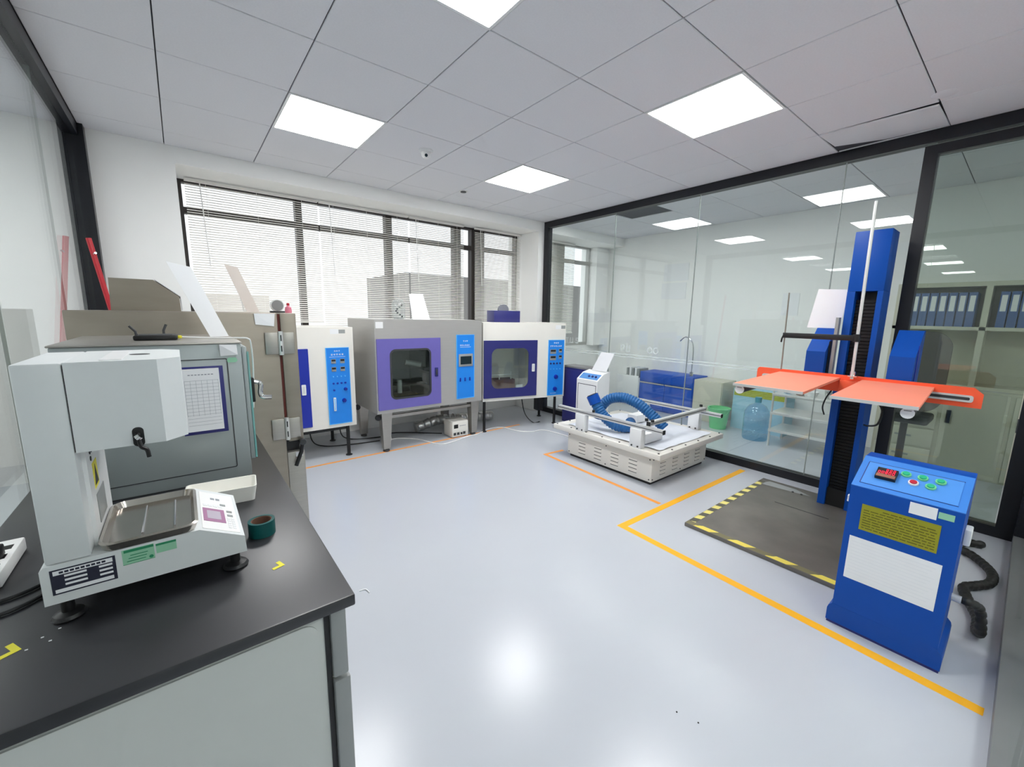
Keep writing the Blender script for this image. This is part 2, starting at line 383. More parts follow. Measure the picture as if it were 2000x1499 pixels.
B('door_pane', M_dglass, dr, XR + 0.034, XR + 0.046, YF + 0.085, -1.768, 0.075, 2.515)
B('corner_post_cover', M_frame, None, XL + 0.0005, -0.44, 2.03, YB - 0.001, 0, HC - 0.001)['kind'] = 'structure'
wl, bxl = partition('wall_glass_left', 'x', XL - 0.08, YF, YB, (-1.25, -0.1, 1.0))
wf, bxf = partition('wall_glass_front', 'y', YF - 0.08, XL, XR, (0.65, 1.75, 2.85), railm=mat('grey_rail', (128, 130, 130), 0.45, 0.2))
# frosted strip lines and cut-out ring marks on the right glass wall
def film(nm, *a): return B(nm, M_film, wr, *a)
xg = XR + 0.0325
for y0, y1 in ((-1.24, -0.115), (-0.085, 0.905), (0.935, 2.03)):
    film('film_line', xg, xg + 0.001, y0, y1, 0.952, 0.964); film('film_line', xg, xg + 0.001, y0, y1, 0.925, 0.937)
mbr = MB()
for yc in (0.345, 0.265):
    k = 20; out = [(yc + 0.034 * math.cos(2 * PI * q / k), 1.03 + 0.040 * math.sin(2 * PI * q / k)) for q in range(k)]
    inn = [(yc + 0.020 * math.cos(2 * PI * q / k), 1.03 + 0.026 * math.sin(2 * PI * q / k)) for q in range(k)]
    mbr.ring(out, inn, 'x', xg, xg + 0.001)
mbr.build('film_ring_mark', M_film, wr)
mbl = MB()
def stroke(yc, zc, pts):
    for (a, b, c, d) in pts: mbl.box(xg, xg + 0.001, yc - c, yc - a, zc + b, zc + d)
stroke(0.74, 1.0, ((0, 0, .012, .075), (0, .063, .05, .075), (0, .034, .05, .044), (.038, .044, .05, .063), (.038, 0, .05, .034)))      # R
stroke(0.66, 0.99, ((0, 0.0, .012, .075), (.012, 0, .04, .012), (.04, 0, .052, .075)))                                                 # U
stroke(1.66, 1.04, ((.018, 0, .03, .075), (0, .063, .05, .075)))                                                                        # T
stroke(1.58, 1.04, ((0, 0, .012, .075), (.012, 0, .04, .012), (.04, 0, .052, .075)))                                                   # U
stroke(1.48, 1.04, ((0, .063, .05, .075), (0, .034, .05, .044), (0, 0, .05, .012), (0, .044, .012, .063), (.038, .012, .05, .034)))     # S
mbl.build('film_lettering', M_film, wr)

# ceiling lights -------------------------------------------------------
def ceiling_light(x, y, label, z=HC):
    r = thing('ceiling_light', label, 'ceiling light', (x, y, z - 0.004), group='square ceiling light panels')
    MB().ring(rrect(x - 0.298, x + 0.298, y - 0.298, y + 0.298, 0.003, 1), rrect(x - 0.284, x + 0.284, y - 0.284, y + 0.284, 0.003, 1), 'z', z - 0.004, z + 0.010).build('frame', M_white, r)
    B('diffuser', M_lamp, r, x - 0.284, x + 0.284, y - 0.284, y + 0.284, z - 0.002, z + 0.008)
ceiling_light(0.9, -0.9, 'square ceiling light panel nearest the camera, cut by the top edge')
ceiling_light(0.9, 0.9, 'square ceiling light panel left of the white dome detector')
ceiling_light(2.7, -0.9, 'square ceiling light panel above the drop tester, nearest the glass wall')
ceiling_light(2.7, 0.9, 'square ceiling light panel farthest back, above the vibration table')
for x, y in ((-2.1, 0.9), (-2.1, -0.9), (-4.9, 0.9), (-4.9, -0.9), (-7.6, 0.9), (-7.6, -0.9)):
    ceiling_light(x, y, 'square ceiling light panel in the hall beyond the left glass wall', HC - 0.012)
for x, lb in ((0.9, 'left of the door'), (2.7, 'right of the door')):  # unseen panels added behind the camera to brighten faces turned toward it
    ceiling_light(x, -3.6, 'added unseen square fill light panel in the corridor behind the camera, %s' % lb, HC - 0.012)
for y, lb in ((1.1, 'nearer the window'), (-0.35, 'beside the drop tester')):  # added lamps, hidden behind the top rail, brighten the next room
    t_ = thing('fill_strip', 'added slim fill light on next-room ceiling, unseen behind the glass wall rail, ' + lb, 'ceiling light', (4.247, y, HC - 0.013), group='added fill lights in the next room')
    B('housing', M_white, t_, 4.158, 4.335, y - 0.6, y + 0.6, HC - 0.008, HC - 0.0005); B('diffuser', M_lamp, t_, 4.165, 4.328, y - 0.59, y + 0.59, HC - 0.013, HC - 0.0085)
r = thing('ceiling_detector', 'small white dome detector on the ceiling between two light panels', 'detector', (1.625, 0.871, HC))
MB().lathe([(0.0, -0.016), (0.050, -0.016), (0.056, -0.008), (0.056, 0)], (1.625, 0.871, HC)).build('base', M_white, r)
MB().lathe([(0.0, -0.060), (0.02, -0.058), (0.034, -0.046), (0.038, -0.030), (0.036, -0.016)], (1.625, 0.871, HC)).build('dome', M_white, r)
MB().cyl((1.612, 0.842, HC - 0.046), (1.607, 0.832, HC - 0.050), 0.012, 14).build('lens', M_dark, r)
r = thing('sprinkler', 'small dark recessed sprinkler in the ceiling near the window', 'sprinkler', (2.436, 1.618, HC))
MB().lathe([(0.030, -0.004), (0.045, -0.004), (0.047, 0)], (2.436, 1.618, HC)).build('trim_ring', M_alu, r)
MB().lathe([(0.0, -0.012), (0.03, -0.010), (0.03, 0)], (2.436, 1.618, HC)).build('cap', M_dkgrey, r)
tag(MB().lathe([(0, -0.004), (0.05, -0.004), (0.056, 0)], (3.49, -1.83, HC)).build('ceiling_cover_plate', M_tile, None), 'flat round cover plate on the ceiling at top right corner', 'cover plate')

# floor marking tape ---------------------------------------------------
def strip(name, a, b, w, label, m=M_tape):
    a = Vector(a); b = Vector(b); d = (b - a).normalized(); n = Vector((-d.y, d.x)) * w / 2
    tag(MB().prism([(a + n)[:2], (b + n)[:2], (b - n)[:2], (a - n)[:2]], 'z', 0.0002, 0.0009).build(name, m, None), label, 'floor tape', 'tape lines on the floor')
strip('floor_marking_tape', (2.199, -0.80), (2.140, -2.41), 0.05, 'long yellow floor tape running past the blue control console toward the camera')
strip('floor_marking_tape', (2.174, -0.775), (3.98, -0.812), 0.05, 'orange-yellow floor tape between the vibration table and the black steel plate')
strip('floor_marking_tape', (2.712, -0.742), (2.776, 0.62), 0.035, 'thin orange floor tape along the front of the vibration table', M_tapeo)
strip('floor_marking_tape', (2.795, 0.602), (3.02, 0.590), 0.035, 'short orange floor tape at the far corner of the vibration table', M_tapeo)
strip('floor_marking_tape', (0.55, 1.60), (3.30, 1.655), 0.03, 'faded orange floor tape in front of the row of ovens', M_tapeo)
tag(MB().tube(smooth([(0.567, -0.380, 0.003), (0.596, -0.387, 0.004), (0.604, -0.423, 0.003)]), 0.003, 6).build('paper_scrap', M_paper, None), 'tiny white scrap lying on the open floor by the bench', 'scrap')
for x, y in ((1.250, -1.722), (1.273, -1.790)):
    tag(MB().lathe([(0, 0.003), (0.003, 0.0015), (0.003, 0)], (x, y, 0), 8).build('floor_speck', M_black, None), 'tiny dark speck on the open grey floor', 'speck', 'specks on the floor')

# ================================================================== LAB BENCH
BZ = 0.80
tag(MB().box(XL + 0.005, 0.222, -1.497, 0.03, BZ - 0.027, BZ, bev=0.004).build('bench_worktop', M_bench, None), 'long black laboratory worktop at left under the white instrument', 'worktop')
def bench_cab(y0, y1, label, end):
    r = thing('bench_cabinet', label, 'cabinet', (-0.14, (y0 + y1) / 2, 0), group='grey cabinets under the worktop')
    B('body', M_cab, r, XL + 0.01, 0.172, y0, y1, 0.09, BZ - 0.0275)
    B('plinth', M_dkgrey, r, XL + 0.03, 0.12, y0 + 0.03, y1 - 0.01, 0, 0.09)
    ym = (y0 + y1) / 2
    for a, b in ((y0 + 0.004, ym - 0.002), (ym + 0.002, y1 - 0.004)):
        d = B('drawer', M_cab, r, 0.1725, 0.192, a, b, 0.60, BZ - 0.033, bev=0.003)
        B('handle', M_cabd, d, 0.192, 0.206, a + 0.05, b - 0.05, 0.60, 0.628, bev=0.004)
        d = B('door', M_cab, r, 0.1725, 0.192, a, b, 0.10, 0.594, bev=0.003)
        B('handle', M_cabd, d, 0.192, 0.206, a + 0.03, b - 0.03, 0.565, 0.594, bev=0.004)
    if end:
        mb = MB().prism(rrect(XL + 0.055, 0.150, 0.13, BZ - 0.052, 0.03), 'y', y0 - 0.004, y0); mb.build('end_panel', M_cab, r)
        B('corner_gap', M_black, r, 0.162, 0.1725, y0 - 0.003, y0 - 0.0002, 0.10, BZ - 0.033)
        B('corner_post', M_cabd, r, 0.1735, 0.206, y0 - 0.012, y0 + 0.003, 0.60, BZ - 0.033, bev=0.004)
        B('corner_post', M_cabd, r, 0.1735, 0.208, y0 - 0.016, y0 + 0.003, 0.10, 0.594, bev=0.004)
bench_cab(-1.465, -0.72, 'grey bench cabinet nearest the camera with flat end panel', True)
bench_cab(-0.718, 0.02, 'grey bench cabinet farther along under the worktop, beside the steel chamber', False)

# melt flow instrument ---------------------------------------------------
r = thing('melt_flow_tester', 'white C-shaped melt flow tester with steel tray on black bench', 'lab instrument', (-0.11, -1.11, BZ))
yf, yb = -1.255, -0.985
prof = [(-0.268, 0.848), (0.053, 0.845), (0.051, 0.884), (-0.030, 0.925), (-0.262, 0.925), (-0.268, 0.918)]
MB().prism(prof, 'y', yf, yb).build('base', M_machine, r)
MB().box(-0.260, -0.1975, yf + 0.003, yb - 0.003, 0.9255, 1.303, bev=0.004).build('column', M_machine, r)
hd = [(-0.1955, yf), (-0.066, yf), (-0.030, yf + 0.036), (-0.030, yb - 0.036), (-0.066, yb), (-0.1955, yb)]
hed = MB().prism(hd, 'z', 1.134, 1.303).build('head', M_machine, r)
B('seam', M_dkgrey, hed, -0.1975, -0.1955, yf + 0.006, yb - 0.006, 1.134, 1.298)
MB().lathe([(0.0, 0.0006), (0.017, 0.0006), (0.017, 0)], (-0.098, -1.12, 1.303)).build('plunger_hole', M_dkgrey, hed)
B('cover_plate', M_white, hed, -0.150, -0.118, yf + 0.02, yb - 0.02, 1.303, 1.3042)
MB().prism(rrect(-0.116, -0.0985, 1.131, 1.170, 0.008), 'y', yf - 0.001, yf + 0.002).build('lever_slot', M_black, hed)
lv = MB().tube(smooth([(-0.108, yf - 0.004, 1.158), (-0.106, yf - 0.014, 1.143), (-0.103, yf - 0.018, 1.133), (-0.096, yf - 0.02, 1.127), (-0.094, yf - 0.02, 1.112)]), 0.0038, 8).build('release_lever', M_black, hed)
MB().cyl((-0.110, yf - 0.012, 1.150), (-0.104, yf - 0.012, 1.154), 0.006, 12).build('lever_pin', M_chrome, lv)
inn = B('inner_panel', M_white, r, -0.1975, -0.191, yf + 0.045, yb - 0.01, 0.9255, 1.134)
B('warning_sticker', M_yell, inn, -0.191, -0.1905, -1.165, -1.115, 1.03, 1.085)
MB().prism([(-1.160, 1.036), (-1.120, 1.036), (-1.140, 1.078)], 'x', -0.1905, -0.1902).build('warning_print', M_black, inn)
B('access_plate', M_cabd, inn, -0.191, -0.1895, -1.165, -1.075, 0.955, 1.018, bev=0.0006)
for z, y in ((1.112, -1.17), (1.112, -1.155), (1.098, -1.17)):
    MB().cyl((-0.191, y, z), (-0.1895, y, z), 0.005, 10).build('screw', M_dkgrey, inn)
# tray
tx0, tx1, ty0, ty1, tz = -0.189, -0.030, yf - 0.006, yb - 0.035, 0.9255
tr = MB(); n = 6
o1 = rrect(tx0, tx1, ty0, ty1, 0.025, n); i1 = rrect(tx0 + 0.006, tx1 - 0.006, ty0 + 0.006, ty1 - 0.006, 0.02, n); i2 = rrect(tx0 + 0.012, tx1 - 0.012, ty0 + 0.012, ty1 - 0.012, 0.016, n)
bmv = tr.bm
L0 = [bmv.verts.new((p[0], p[1], tz + 0.016)) for p in o1]; L1 = [bmv.verts.new((p[0], p[1], tz + 0.018)) for p in i1]; L2 = [bmv.verts.new((p[0], p[1], tz + 0.004)) for p in i2]
L3 = [bmv.verts.new((p[0], p[1], tz + 0.001)) for p in i1]; nn = len(o1)
for a, b in ((L0, L1), (L1, L2), (L3, L0)):
    for k in range(nn): bmv.faces.new((a[k], a[(k + 1) % nn], b[(k + 1) % nn], b[k]))
bmv.faces.new(L2); bmv.faces.new(L3[::-1]); bmesh.ops.recalc_face_normals(bmv, faces=bmv.faces[:])
t = tag(tr.build('steel_tray', M_tray, None), 'shallow rounded stainless steel tray on the white tester base', 'tray')
for x in (-0.125, -0.072): tag(MB().tube([(x, ty0 + 0.045, tz + 0.0062), (x, ty1 - 0.04, tz + 0.0062)], 0.0025, 8).build('metal_pin', M_chrome, None), 'thin metal pin lying in the steel tray, %s' % ('left one' if x < -0.1 else 'right one'), 'pin', 'pins in the tray')
# sloped key panel: frame of reference on the slope
sl = Vector((0.081, 0, -0.041)).normalized(); nv = Vector((0.041, 0, 0.081)).normalized()
def slope_box(nm, m, par, s0, s1, y0, y1, h0, h1):
    base = Vector((-0.030, 0, 0.925))
    lo = [base + sl * s + nv * h0 + Vector((0, y, 0)) for s, y in ((s0, y0), (s1, y0), (s1, y1), (s0, y1))]
    hi = [base + sl * s + nv * h1 + Vector((0, y, 0)) for s, y in ((s0, y0), (s1, y0), (s1, y1), (s0, y1))]
    return MB().hexa(lo, hi).build(nm, m, par)
kp = slope_box('key_panel', M_plwhite, r, 0.006, 0.082, yf + 0.012, yb - 0.02, 0.0, 0.0012)
lc = slope_box('lcd_bezel', M_lcd, kp, 0.010, 0.056, yf + 0.055, yf + 0.135, 0.0012, 0.002)
slope_box('lcd_screen', M_lcdi, lc, 0.018, 0.047, yf + 0.070, yf + 0.120, 0.002, 0.0024)
for k, (s, y) in enumerate(((0.062, yf + 0.125), (0.062, yf + 0.10), (0.05, yf + 0.165))): slope_box('key', M_cabd, kp, s, s + 0.012, y, y + 0.011, 0.0012, 0.0022)
for q in range(5):
    for w in range(2): slope_box('key', M_white, kp, 0.060 + 0.009 * w, 0.067 + 0.009 * w, yf + 0.03 + 0.013 * q, yf + 0.04 + 0.013 * q, 0.0012, 0.002)
for q in range(4): slope_box('key', M_white, kp, 0.012 + 0.011 * q, 0.021 + 0.011 * q, yf + 0.15, yf + 0.163, 0.0012, 0.002)
for q in range(2): slope_box('maker_mark', M_print, kp, 0.030 + 0.012 * q, 0.039 + 0.012 * q, yf + 0.20, yf + 0.212, 0.0012, 0.0016)
# nameplate and green labels on the front side
npl = B('nameplate', M_printd, r, -0.255, -0.166, yf - 0.0008, yf, 0.866, 0.916)
B('nameplate_field', M_paper, npl, -0.251, -0.170, yf - 0.0012, yf - 0.0008, 0.905, 0.9135)
for q in range(3):
    B('nameplate_field', M_paper, npl, -0.237, -0.207, yf - 0.0012, yf - 0.0008, 0.8985 - 0.0085 * q, 0.9025 - 0.0085 * q)
    B('nameplate_field', M_paper, npl, -0.190, -0.171, yf - 0.0012, yf - 0.0008, 0.8985 - 0.0085 * q, 0.9025 - 0.0085 * q)
B('nameplate_field', M_paper, npl, -0.251, -0.171, yf - 0.0012, yf - 0.0008, 0.869, 0.876)
mb = MB()
for q in range(9): mb.box(-0.243 + 0.0072 * q, -0.2375 + 0.0072 * q, yf - 0.0015, yf - 0.0012, 0.9072, 0.9112)
mb.build('nameplate_lettering', M_printd, npl)
gl = B('calibration_label', M_labelg, r, -0.156, -0.107, yf - 0.0006, yf, 0.889, 0.921)
B('label_band', M_labeld, gl, -0.153, -0.1075, yf - 0.0010, yf - 0.0006, 0.9145, 0.920)
mb = MB()
for q in range(3): mb.box(-0.150 + 0.003 * q, -0.121 + 0.002 * q, yf - 0.0009, yf - 0.0006, 0.8945 + 0.006 * q, 0.8960 + 0.006 * q)
mb.box(-0.156, -0.107, yf - 0.0009, yf - 0.0006, 0.889, 0.8898); mb.build('label_print', M_labeld, gl)
MB().cyl((-0.1125, yf - 0.0006, 0.8945), (-0.1125, yf - 0.0010, 0.8945), 0.0035, 12).build('label_seal', M_labeld, gl)
gl = B('calibration_label', M_labelg, r, -0.104, -0.071, yf - 0.0006, yf, 0.897, 0.918)
B('label_band', M_labeld, gl, -0.104, -0.071, yf - 0.0010, yf - 0.0006, 0.9135, 0.918)
for x, y in ((-0.245, yf + 0.03), (0.030, yf + 0.03), (-0.245, yb - 0.03), (0.030, yb - 0.03)):
    MB().lathe([(0.024, 0), (0.026, 0.004), (0.022, 0.010), (0.010, 0.014), (0.010, 0.0475)], (x, y, BZ + 0.0002), 20).build('levelling_foot', M_black, r)

# small things on the bench
def tub(name, m, x0, x1, y0, y1, z0, z1, label, cat):
    mb = MB(); o1 = rrect(x0, x1, y0, y1, 0.012, 4); o2 = rrect(x0 + 0.008, x1 - 0.008, y0 + 0.008, y1 - 0.008, 0.01, 4); bm = mb.bm
    rr = []
    for pts, z in ((o2, z0), (o1, z1), ): rr.append([bm.verts.new((p[0], p[1], z)) for p in pts])
    i1 = [bm.verts.new((p[0] * 0.97 + (x0 + x1) / 2 * 0.03, p[1] * 0.95 + (y0 + y1) / 2 * 0.05, z1)) for p in o1]
    i2 = [bm.verts.new((p[0] * 0.97 + (x0 + x1) / 2 * 0.03, p[1] * 0.95 + (y0 + y1) / 2 * 0.05, z0 + 0.004)) for p in o2]
    n = len(o1)
    for a, b in ((rr[0], rr[1]), (rr[1], i1), (i1, i2)):
        for k in range(n): bm.faces.new((a[k], a[(k + 1) % n], b[(k + 1) % n], b[k]))
    bm.faces.new(rr[0][::-1]); bm.faces.new(i2); bmesh.ops.recalc_face_normals(bm, faces=bm.faces[:])
    return tag(mb.build(name, m, None), label, cat)
tub('plastic_tub', M_ltub, -0.06, 0.128, -0.845, -0.735, BZ + 0.0005, BZ + 0.05, 'long cream plastic tub behind the white tester on the bench', 'tub').rotation_euler = (0, 0, -0.10)
r = thing('tape_roll', 'dark green roll of tape standing on the bench beside the tester', 'tape roll', (0.102, -1.095, BZ))
k = 28; c = (0.102, -1.095)
MB().ring([(c[0] + 0.032 * math.cos(2 * PI * q / k), c[1] + 0.032 * math.sin(2 * PI * q / k)) for q in range(k)], [(c[0] + 0.025 * math.cos(2 * PI * q / k), c[1] + 0.025 * math.sin(2 * PI * q / k)) for q in range(k)], 'z', BZ + 0.0004, BZ + 0.040).build('tape', M_tapeg, r)
MB().ring([(c[0] + 0.025 * math.cos(2 * PI * q / k), c[1] + 0.025 * math.sin(2 * PI * q / k)) for q in range(k)], [(c[0] + 0.023 * math.cos(2 * PI * q / k), c[1] + 0.023 * math.sin(2 * PI * q / k)) for q in range(k)], 'z', BZ + 0.0004, BZ + 0.039).build('core', M_brown, r)
def ltape(x, y, w, l, t, rot, label):
    o = MB().prism([(0, 0), (l, 0), (l, l), (l - t, l), (l - t, t), (0, t)], 'z', BZ + 0.0003, BZ + 0.0008).build('corner_tape', M_yell, None); o.location = (x, y, BZ + 0.0003); o.rotation_euler = (0, 0, rot)
    tag(o, label, 'tape mark', 'yellow tape corner marks on the bench')
ltape(0.106, -1.283, 0, 0.026, 0.009, 0.3, 'small yellow L-shaped tape mark on the bench by the tape roll')
ltape(-0.318, -1.284, 0, 0.034, 0.010, 0.5, 'small yellow tape mark at the left end of the bench front')
r = thing('power_strip', 'white power strip lying behind the tester at far left', 'power strip', (-0.40, -0.89, BZ))
B('body', M_plwhite, r, -0.43, -0.375, -1.02, -0.83, BZ + 0.0004, BZ + 0.034, bev=0.004)
for y in (-0.98, -0.93, -0.88): B('socket', M_black, r, -0.42, -0.385, y - 0.012, y + 0.012, BZ + 0.034, BZ + 0.0345)
B('plug', M_black, r, -0.418, -0.388, -0.945, -0.915, BZ + 0.0345, BZ + 0.062, bev=0.004)
for k, (pts, lb) in enumerate((([(-0.40, -1.02, .006), (-0.37, -1.09, .005), (-0.30, -1.05, .005), (-0.26, -0.93, .005), (-0.28, -0.80, .005)], 'black cable curling behind the tester base, looser one'),
                               ([(-0.44, -1.10, .005), (-0.36, -1.15, .005), (-0.29, -1.10, .005), (-0.24, -0.96, .005)], 'black cable leading from the bench edge to the back of the tester'))):
    tag(MB().tube(smooth([(x, y, BZ + z) for x, y, z in pts]), 0.004, 8).build('power_cable', M_black, None), lb, 'cable')
for k, (x, y) in enumerate(((-0.275, -1.275), (-0.262, -1.295), (-0.29, -1.30), (-0.255, -1.262))):
    tag(MB().box(x, x + 0.004, y, y + 0.002, BZ + 0.0002, BZ + 0.0014).build('plastic_crumb', M_paper, None), 'tiny white plastic crumb on the bench by the tester foot', 'crumb', 'crumbs on the bench')

# grey chamber -----------------------------------------------------------
gx0, gx1, gy0, gy1, gz1 = -0.325, 0.137, -0.60, -0.03, 1.287
r = thing('grey_test_chamber', 'blue-grey metal test chamber with clipboard, standing on the bench', 'test chamber', ((gx0 + gx1) / 2, (gy0 + gy1) / 2, BZ))
B('body', M_grey, r, gx0, gx1, gy0, gy1, BZ + 0.0005, gz1, bev=0.004)
B('top_cover', M_steel, r, gx0 - 0.004, gx1 + 0.003, gy0 - 0.004, gy1 + 0.004, gz1, gz1 + 0.006, bev=0.002)
MB().ring(rrect(gx0 + 0.045, gx1 - 0.043, BZ + 0.042, 1.237, 0.006, 3), rrect(gx0 + 0.048, gx1 - 0.046, BZ + 0.045, 1.234, 0.004, 3), 'y', gy0 - 0.0012, gy0 + 0.001).build('panel_joint', M_dkgrey, r)
d = B('door', M_grey, r, gx1 + 0.001, gx1 + 0.016, gy0 + 0.004, gy1 - 0.02, BZ + 0.06, gz1 - 0.012, bev=0.003)
B('door_film', M_teal, d, gx1 + 0.0165, gx1 + 0.0215, gy0 + 0.002, gy1 - 0.03, BZ + 0.065, gz1 - 0.03)
B('handle_base', M_black, d, gx1 + 0.0216, gx1 + 0.032, gy0 + 0.012, gy0 + 0.045, 1.07, 1.16, bev=0.003)
MB().tube(smooth([(gx1 + 0.03, gy0 + 0.028, 1.145), (gx1 + 0.052, gy0 + 0.028, 1.135), (gx1 + 0.05, gy0 + 0.028, 1.10), (gx1 + 0.058, gy0 + 0.026, 1.085), (gx1 + 0.085, gy0 + 0.02, 1.082)]), 0.0085, 10).build('handle', M_chrome, d)
cb = B('document_sleeve', M_navy, r, -0.045, 0.078, gy0 - 0.0045, gy0 - 0.0012, 0.980, 1.213, bev=0.001)
B('record_sheet', M_paper, cb, -0.035, 0.066, gy0 - 0.0056, gy0 - 0.0046, 0.991, 1.206)
mb = MB()
for q in range(14): mb.box(-0.031, 0.062, gy0 - 0.0060, gy0 - 0.0056, 1.012 + 0.0118 * q, 1.0127 + 0.0118 * q)
for q in range(7): mb.box(-0.031 + 0.0153 * q, -0.0304 + 0.0153 * q, gy0 - 0.0060, gy0 - 0.0056, 1.045, 1.166)
for q in range(8): mb.box(-0.020 + 0.009 * q, -0.014 + 0.009 * q, gy0 - 0.0060, gy0 - 0.0056, 1.184, 1.187)
mb.build('sheet_print', M_print, cb)
st = MB().hexa([(0.075, gy0 - 0.001, 1.245), (0.125, gy0 - 0.001, 1.248), (0.125, gy0 - 0.004, 1.248), (0.075, gy0 - 0.003, 1.245)], [(0.074, gy0 - 0.001, 1.285), (0.124, gy0 - 0.001, 1.283), (0.124, gy0 - 0.003, 1.283), (0.074, gy0 - 0.010, 1.285)]).build('paper_note', M_paper, r)
MB().prism([(0.094, 1.222), (0.118, 1.222), (0.124, 1.229), (0.118, 1.239), (0.098, 1.239), (0.092, 1.232)], 'y', gy0 - 0.002, gy0 - 0.0012).build('round_sticker', M_labelg, r)
GZ = gz1 + 0.0062
# router
r = thing('wifi_router', 'black router with two stubby aerials on top of the grey chamber', 'router', (-0.095, -0.36, GZ))
MB().box(-0.155, -0.035, -0.42, -0.30, GZ, GZ + 0.017, bev=0.005).build('body', M_black, r)
B('top_plate', M_dkgrey, r, -0.140, -0.050, -0.405, -0.315, GZ + 0.017, GZ + 0.0185, bev=0.0006)
for pts in (([(-0.146, -0.40, GZ + .015), (-0.147, -0.40, GZ + .03), (-0.162, -0.40, GZ + .05)]), ([(-0.075, -0.305, GZ + .015), (-0.075, -0.303, GZ + .03), (-0.066, -0.30, GZ + .052)])):
    MB().tube(pts, 0.004, 8).build('aerial', M_dkgrey, r)
B('network_plug', M_yell, r, -0.035, -0.023, -0.385, -0.370, GZ + 0.003, GZ + 0.014, bev=0.002)
tag(MB().tube(smooth([(-0.0225, -0.378, GZ + .008), (0.02, -0.385, GZ + .006), (0.08, -0.40, GZ + .004), (0.125, -0.42, GZ + .004), (0.148, -0.44, GZ + .0045), (0.175, -0.455, GZ + .002), (0.185, -0.44, GZ - 0.02), (0.19, -0.40, GZ - 0.12), (0.19, -0.30, GZ - 0.30)]), 0.0028, 8).build('network_cable', M_plwhite, None), 'thin white network cable from the router over the chamber edge', 'cable')
def board(name, p, w, h, lean, yaw, label, t=0.005):
    """a sheet standing on its lower edge and leaning; local x along the edge"""
    mb = MB().box(0, w, -t, 0, 0, h); mb.xf(Matrix.Translation(p) @ Matrix.Rotation(yaw, 4, 'Z') @ Matrix.Rotation(-lean, 4, 'Y'))
    return mb
def shear_board(pb0, pb1, pt1, pt0, t=0.006):
    """four corners given, thin sheet with thickness t along y"""
    q = [Vector(p) for p in (pb0, pb1, pt1, pt0)]; off = Vector((0, t, 0))
    return MB().hexa(q, [p + off for p in q])
r = thing('leaning_board', 'long white board leaning to the left on top of grey chamber', 'board', (0.10, -0.25, GZ))
shear_board((0.0675, -0.25, GZ), (0.130, -0.25, GZ + 0.002), (0.030, -0.17, 1.572), (-0.046, -0.17, 1.588)).build('sheet', M_paper, r)
MB().tube([(0.10, -0.20, GZ + 0.003), (0.03, -0.165, 1.50)], 0.003, 6).build('prop', M_plwhite, r)

# stainless chamber ---------------------------------------------------------
sx0, sx1, sy0, sy1, sz1 = -0.385, 0.447, 0.06, 0.95, 1.392
r = thing('steel_chamber', 'tall stainless steel chamber with side hinges, behind the grey chamber', 'test chamber', (0.03, 0.5, 0))
B('body', M_steeld, r, sx0, 0.362, sy0, sy1, 0.02, sz1, bev=0.004)
B('seal', M_rubber, r, 0.3625, 0.3735, sy0 + 0.006, sy1 - 0.006, 0.76, sz1 - 0.006)
d = B('door', M_steeld, r, 0.374, sx1, sy0, sy1, 0.715, sz1, bev=0.004)
B('lower_panel', M_steel, r, 0.3625, sx1, sy0 + 0.001, sy1, 0.02, 0.655, bev=0.003)
B('gap', M_black, r, 0.3625, 0.43, sy0 + 0.03, sy1 - 0.01, 0.656, 0.714)
for z in (1.24, 0.79):
    h = B('hinge', M_steel, r, 0.300, 0.361, sy0 - 0.010, sy0 - 0.0005, z - 0.055, z + 0.055, bev=0.003)
    B('hinge_leaf', M_steel, h, 0.377, 0.432, sy0 - 0.010, sy0 - 0.0005, z - 0.055, z + 0.055, bev=0.003)
    MB().cyl((0.3685, sy0 - 0.012, z - 0.06), (0.3685, sy0 - 0.012, z + 0.06), 0.011, 14).build('hinge_barrel', M_alu, h)
    B('hinge_slot', M_black, h, 0.366, 0.371, sy0 - 0.0245, sy0 - 0.0228, z + 0.012, z + 0.042)
    B('hinge_slot', M_black, h, 0.366, 0.371, sy0 - 0.0245, sy0 - 0.0228, z - 0.042, z - 0.012)
hd = MB().tube([(0.436, sy0 - 0.016, 0.71), (0.425, sy0 - 0.03, 0.66), (0.395, sy0 - 0.03, 0.585)], 0.010, 10).build('latch_handle', M_black, r)
MB().cyl((0.436, sy0 - 0.001, 0.708), (0.436, sy0 - 0.03, 0.708), 0.016, 14).build('latch_pivot', M_dkgrey, hd)
B('number_plate', M_paper, r, 0.402, 0.436, sy0 - 0.001, sy0 + 0.0008, 0.625, 0.65)
MB().hexa([(0.265, sy0 - .001, 1.335), (0.345, sy0 - .001, 1.325), (0.345, sy0 - .003, 1.325), (0.265, sy0 - .003, 1.335)], [(0.262, sy0 - .001, 1.388), (0.352, sy0 - .001, 1.388), (0.352, sy0 - .003, 1.388), (0.262, sy0 - .006, 1.388)]).build('paper_note', M_paper, r)
hood = [(-0.28, sz1), (-0.275, 1.547), (-0.112, 1.546), (-0.016, 1.468), (-0.014, sz1)]
hh = MB().prism(hood, 'y', 0.45, 0.95).build('control_hood', M_steeld, r)
MB().hexa([(-0.010, 0.452, 1.398), (-0.006, 0.452, 1.400), (-0.006, 0.948, 1.400), (-0.010, 0.948, 1.398)], [(-0.012, 0.452, 1.468), (-0.008, 0.452, 1.468), (-0.008, 0.948, 1.468), (-0.012, 0.948, 1.468)]).build('front_strip', M_white, hh)
MB().hexa([(-0.013, 0.452, 1.468), (-0.009, 0.452, 1.470), (-0.009, 0.948, 1.470), (-0.013, 0.948, 1.468)], [(-0.108, 0.452, 1.548), (-0.106, 0.452, 1.551), (-0.106, 0.948, 1.551), (-0.108, 0.948, 1.548)]).build('control_face', M_white, hh)
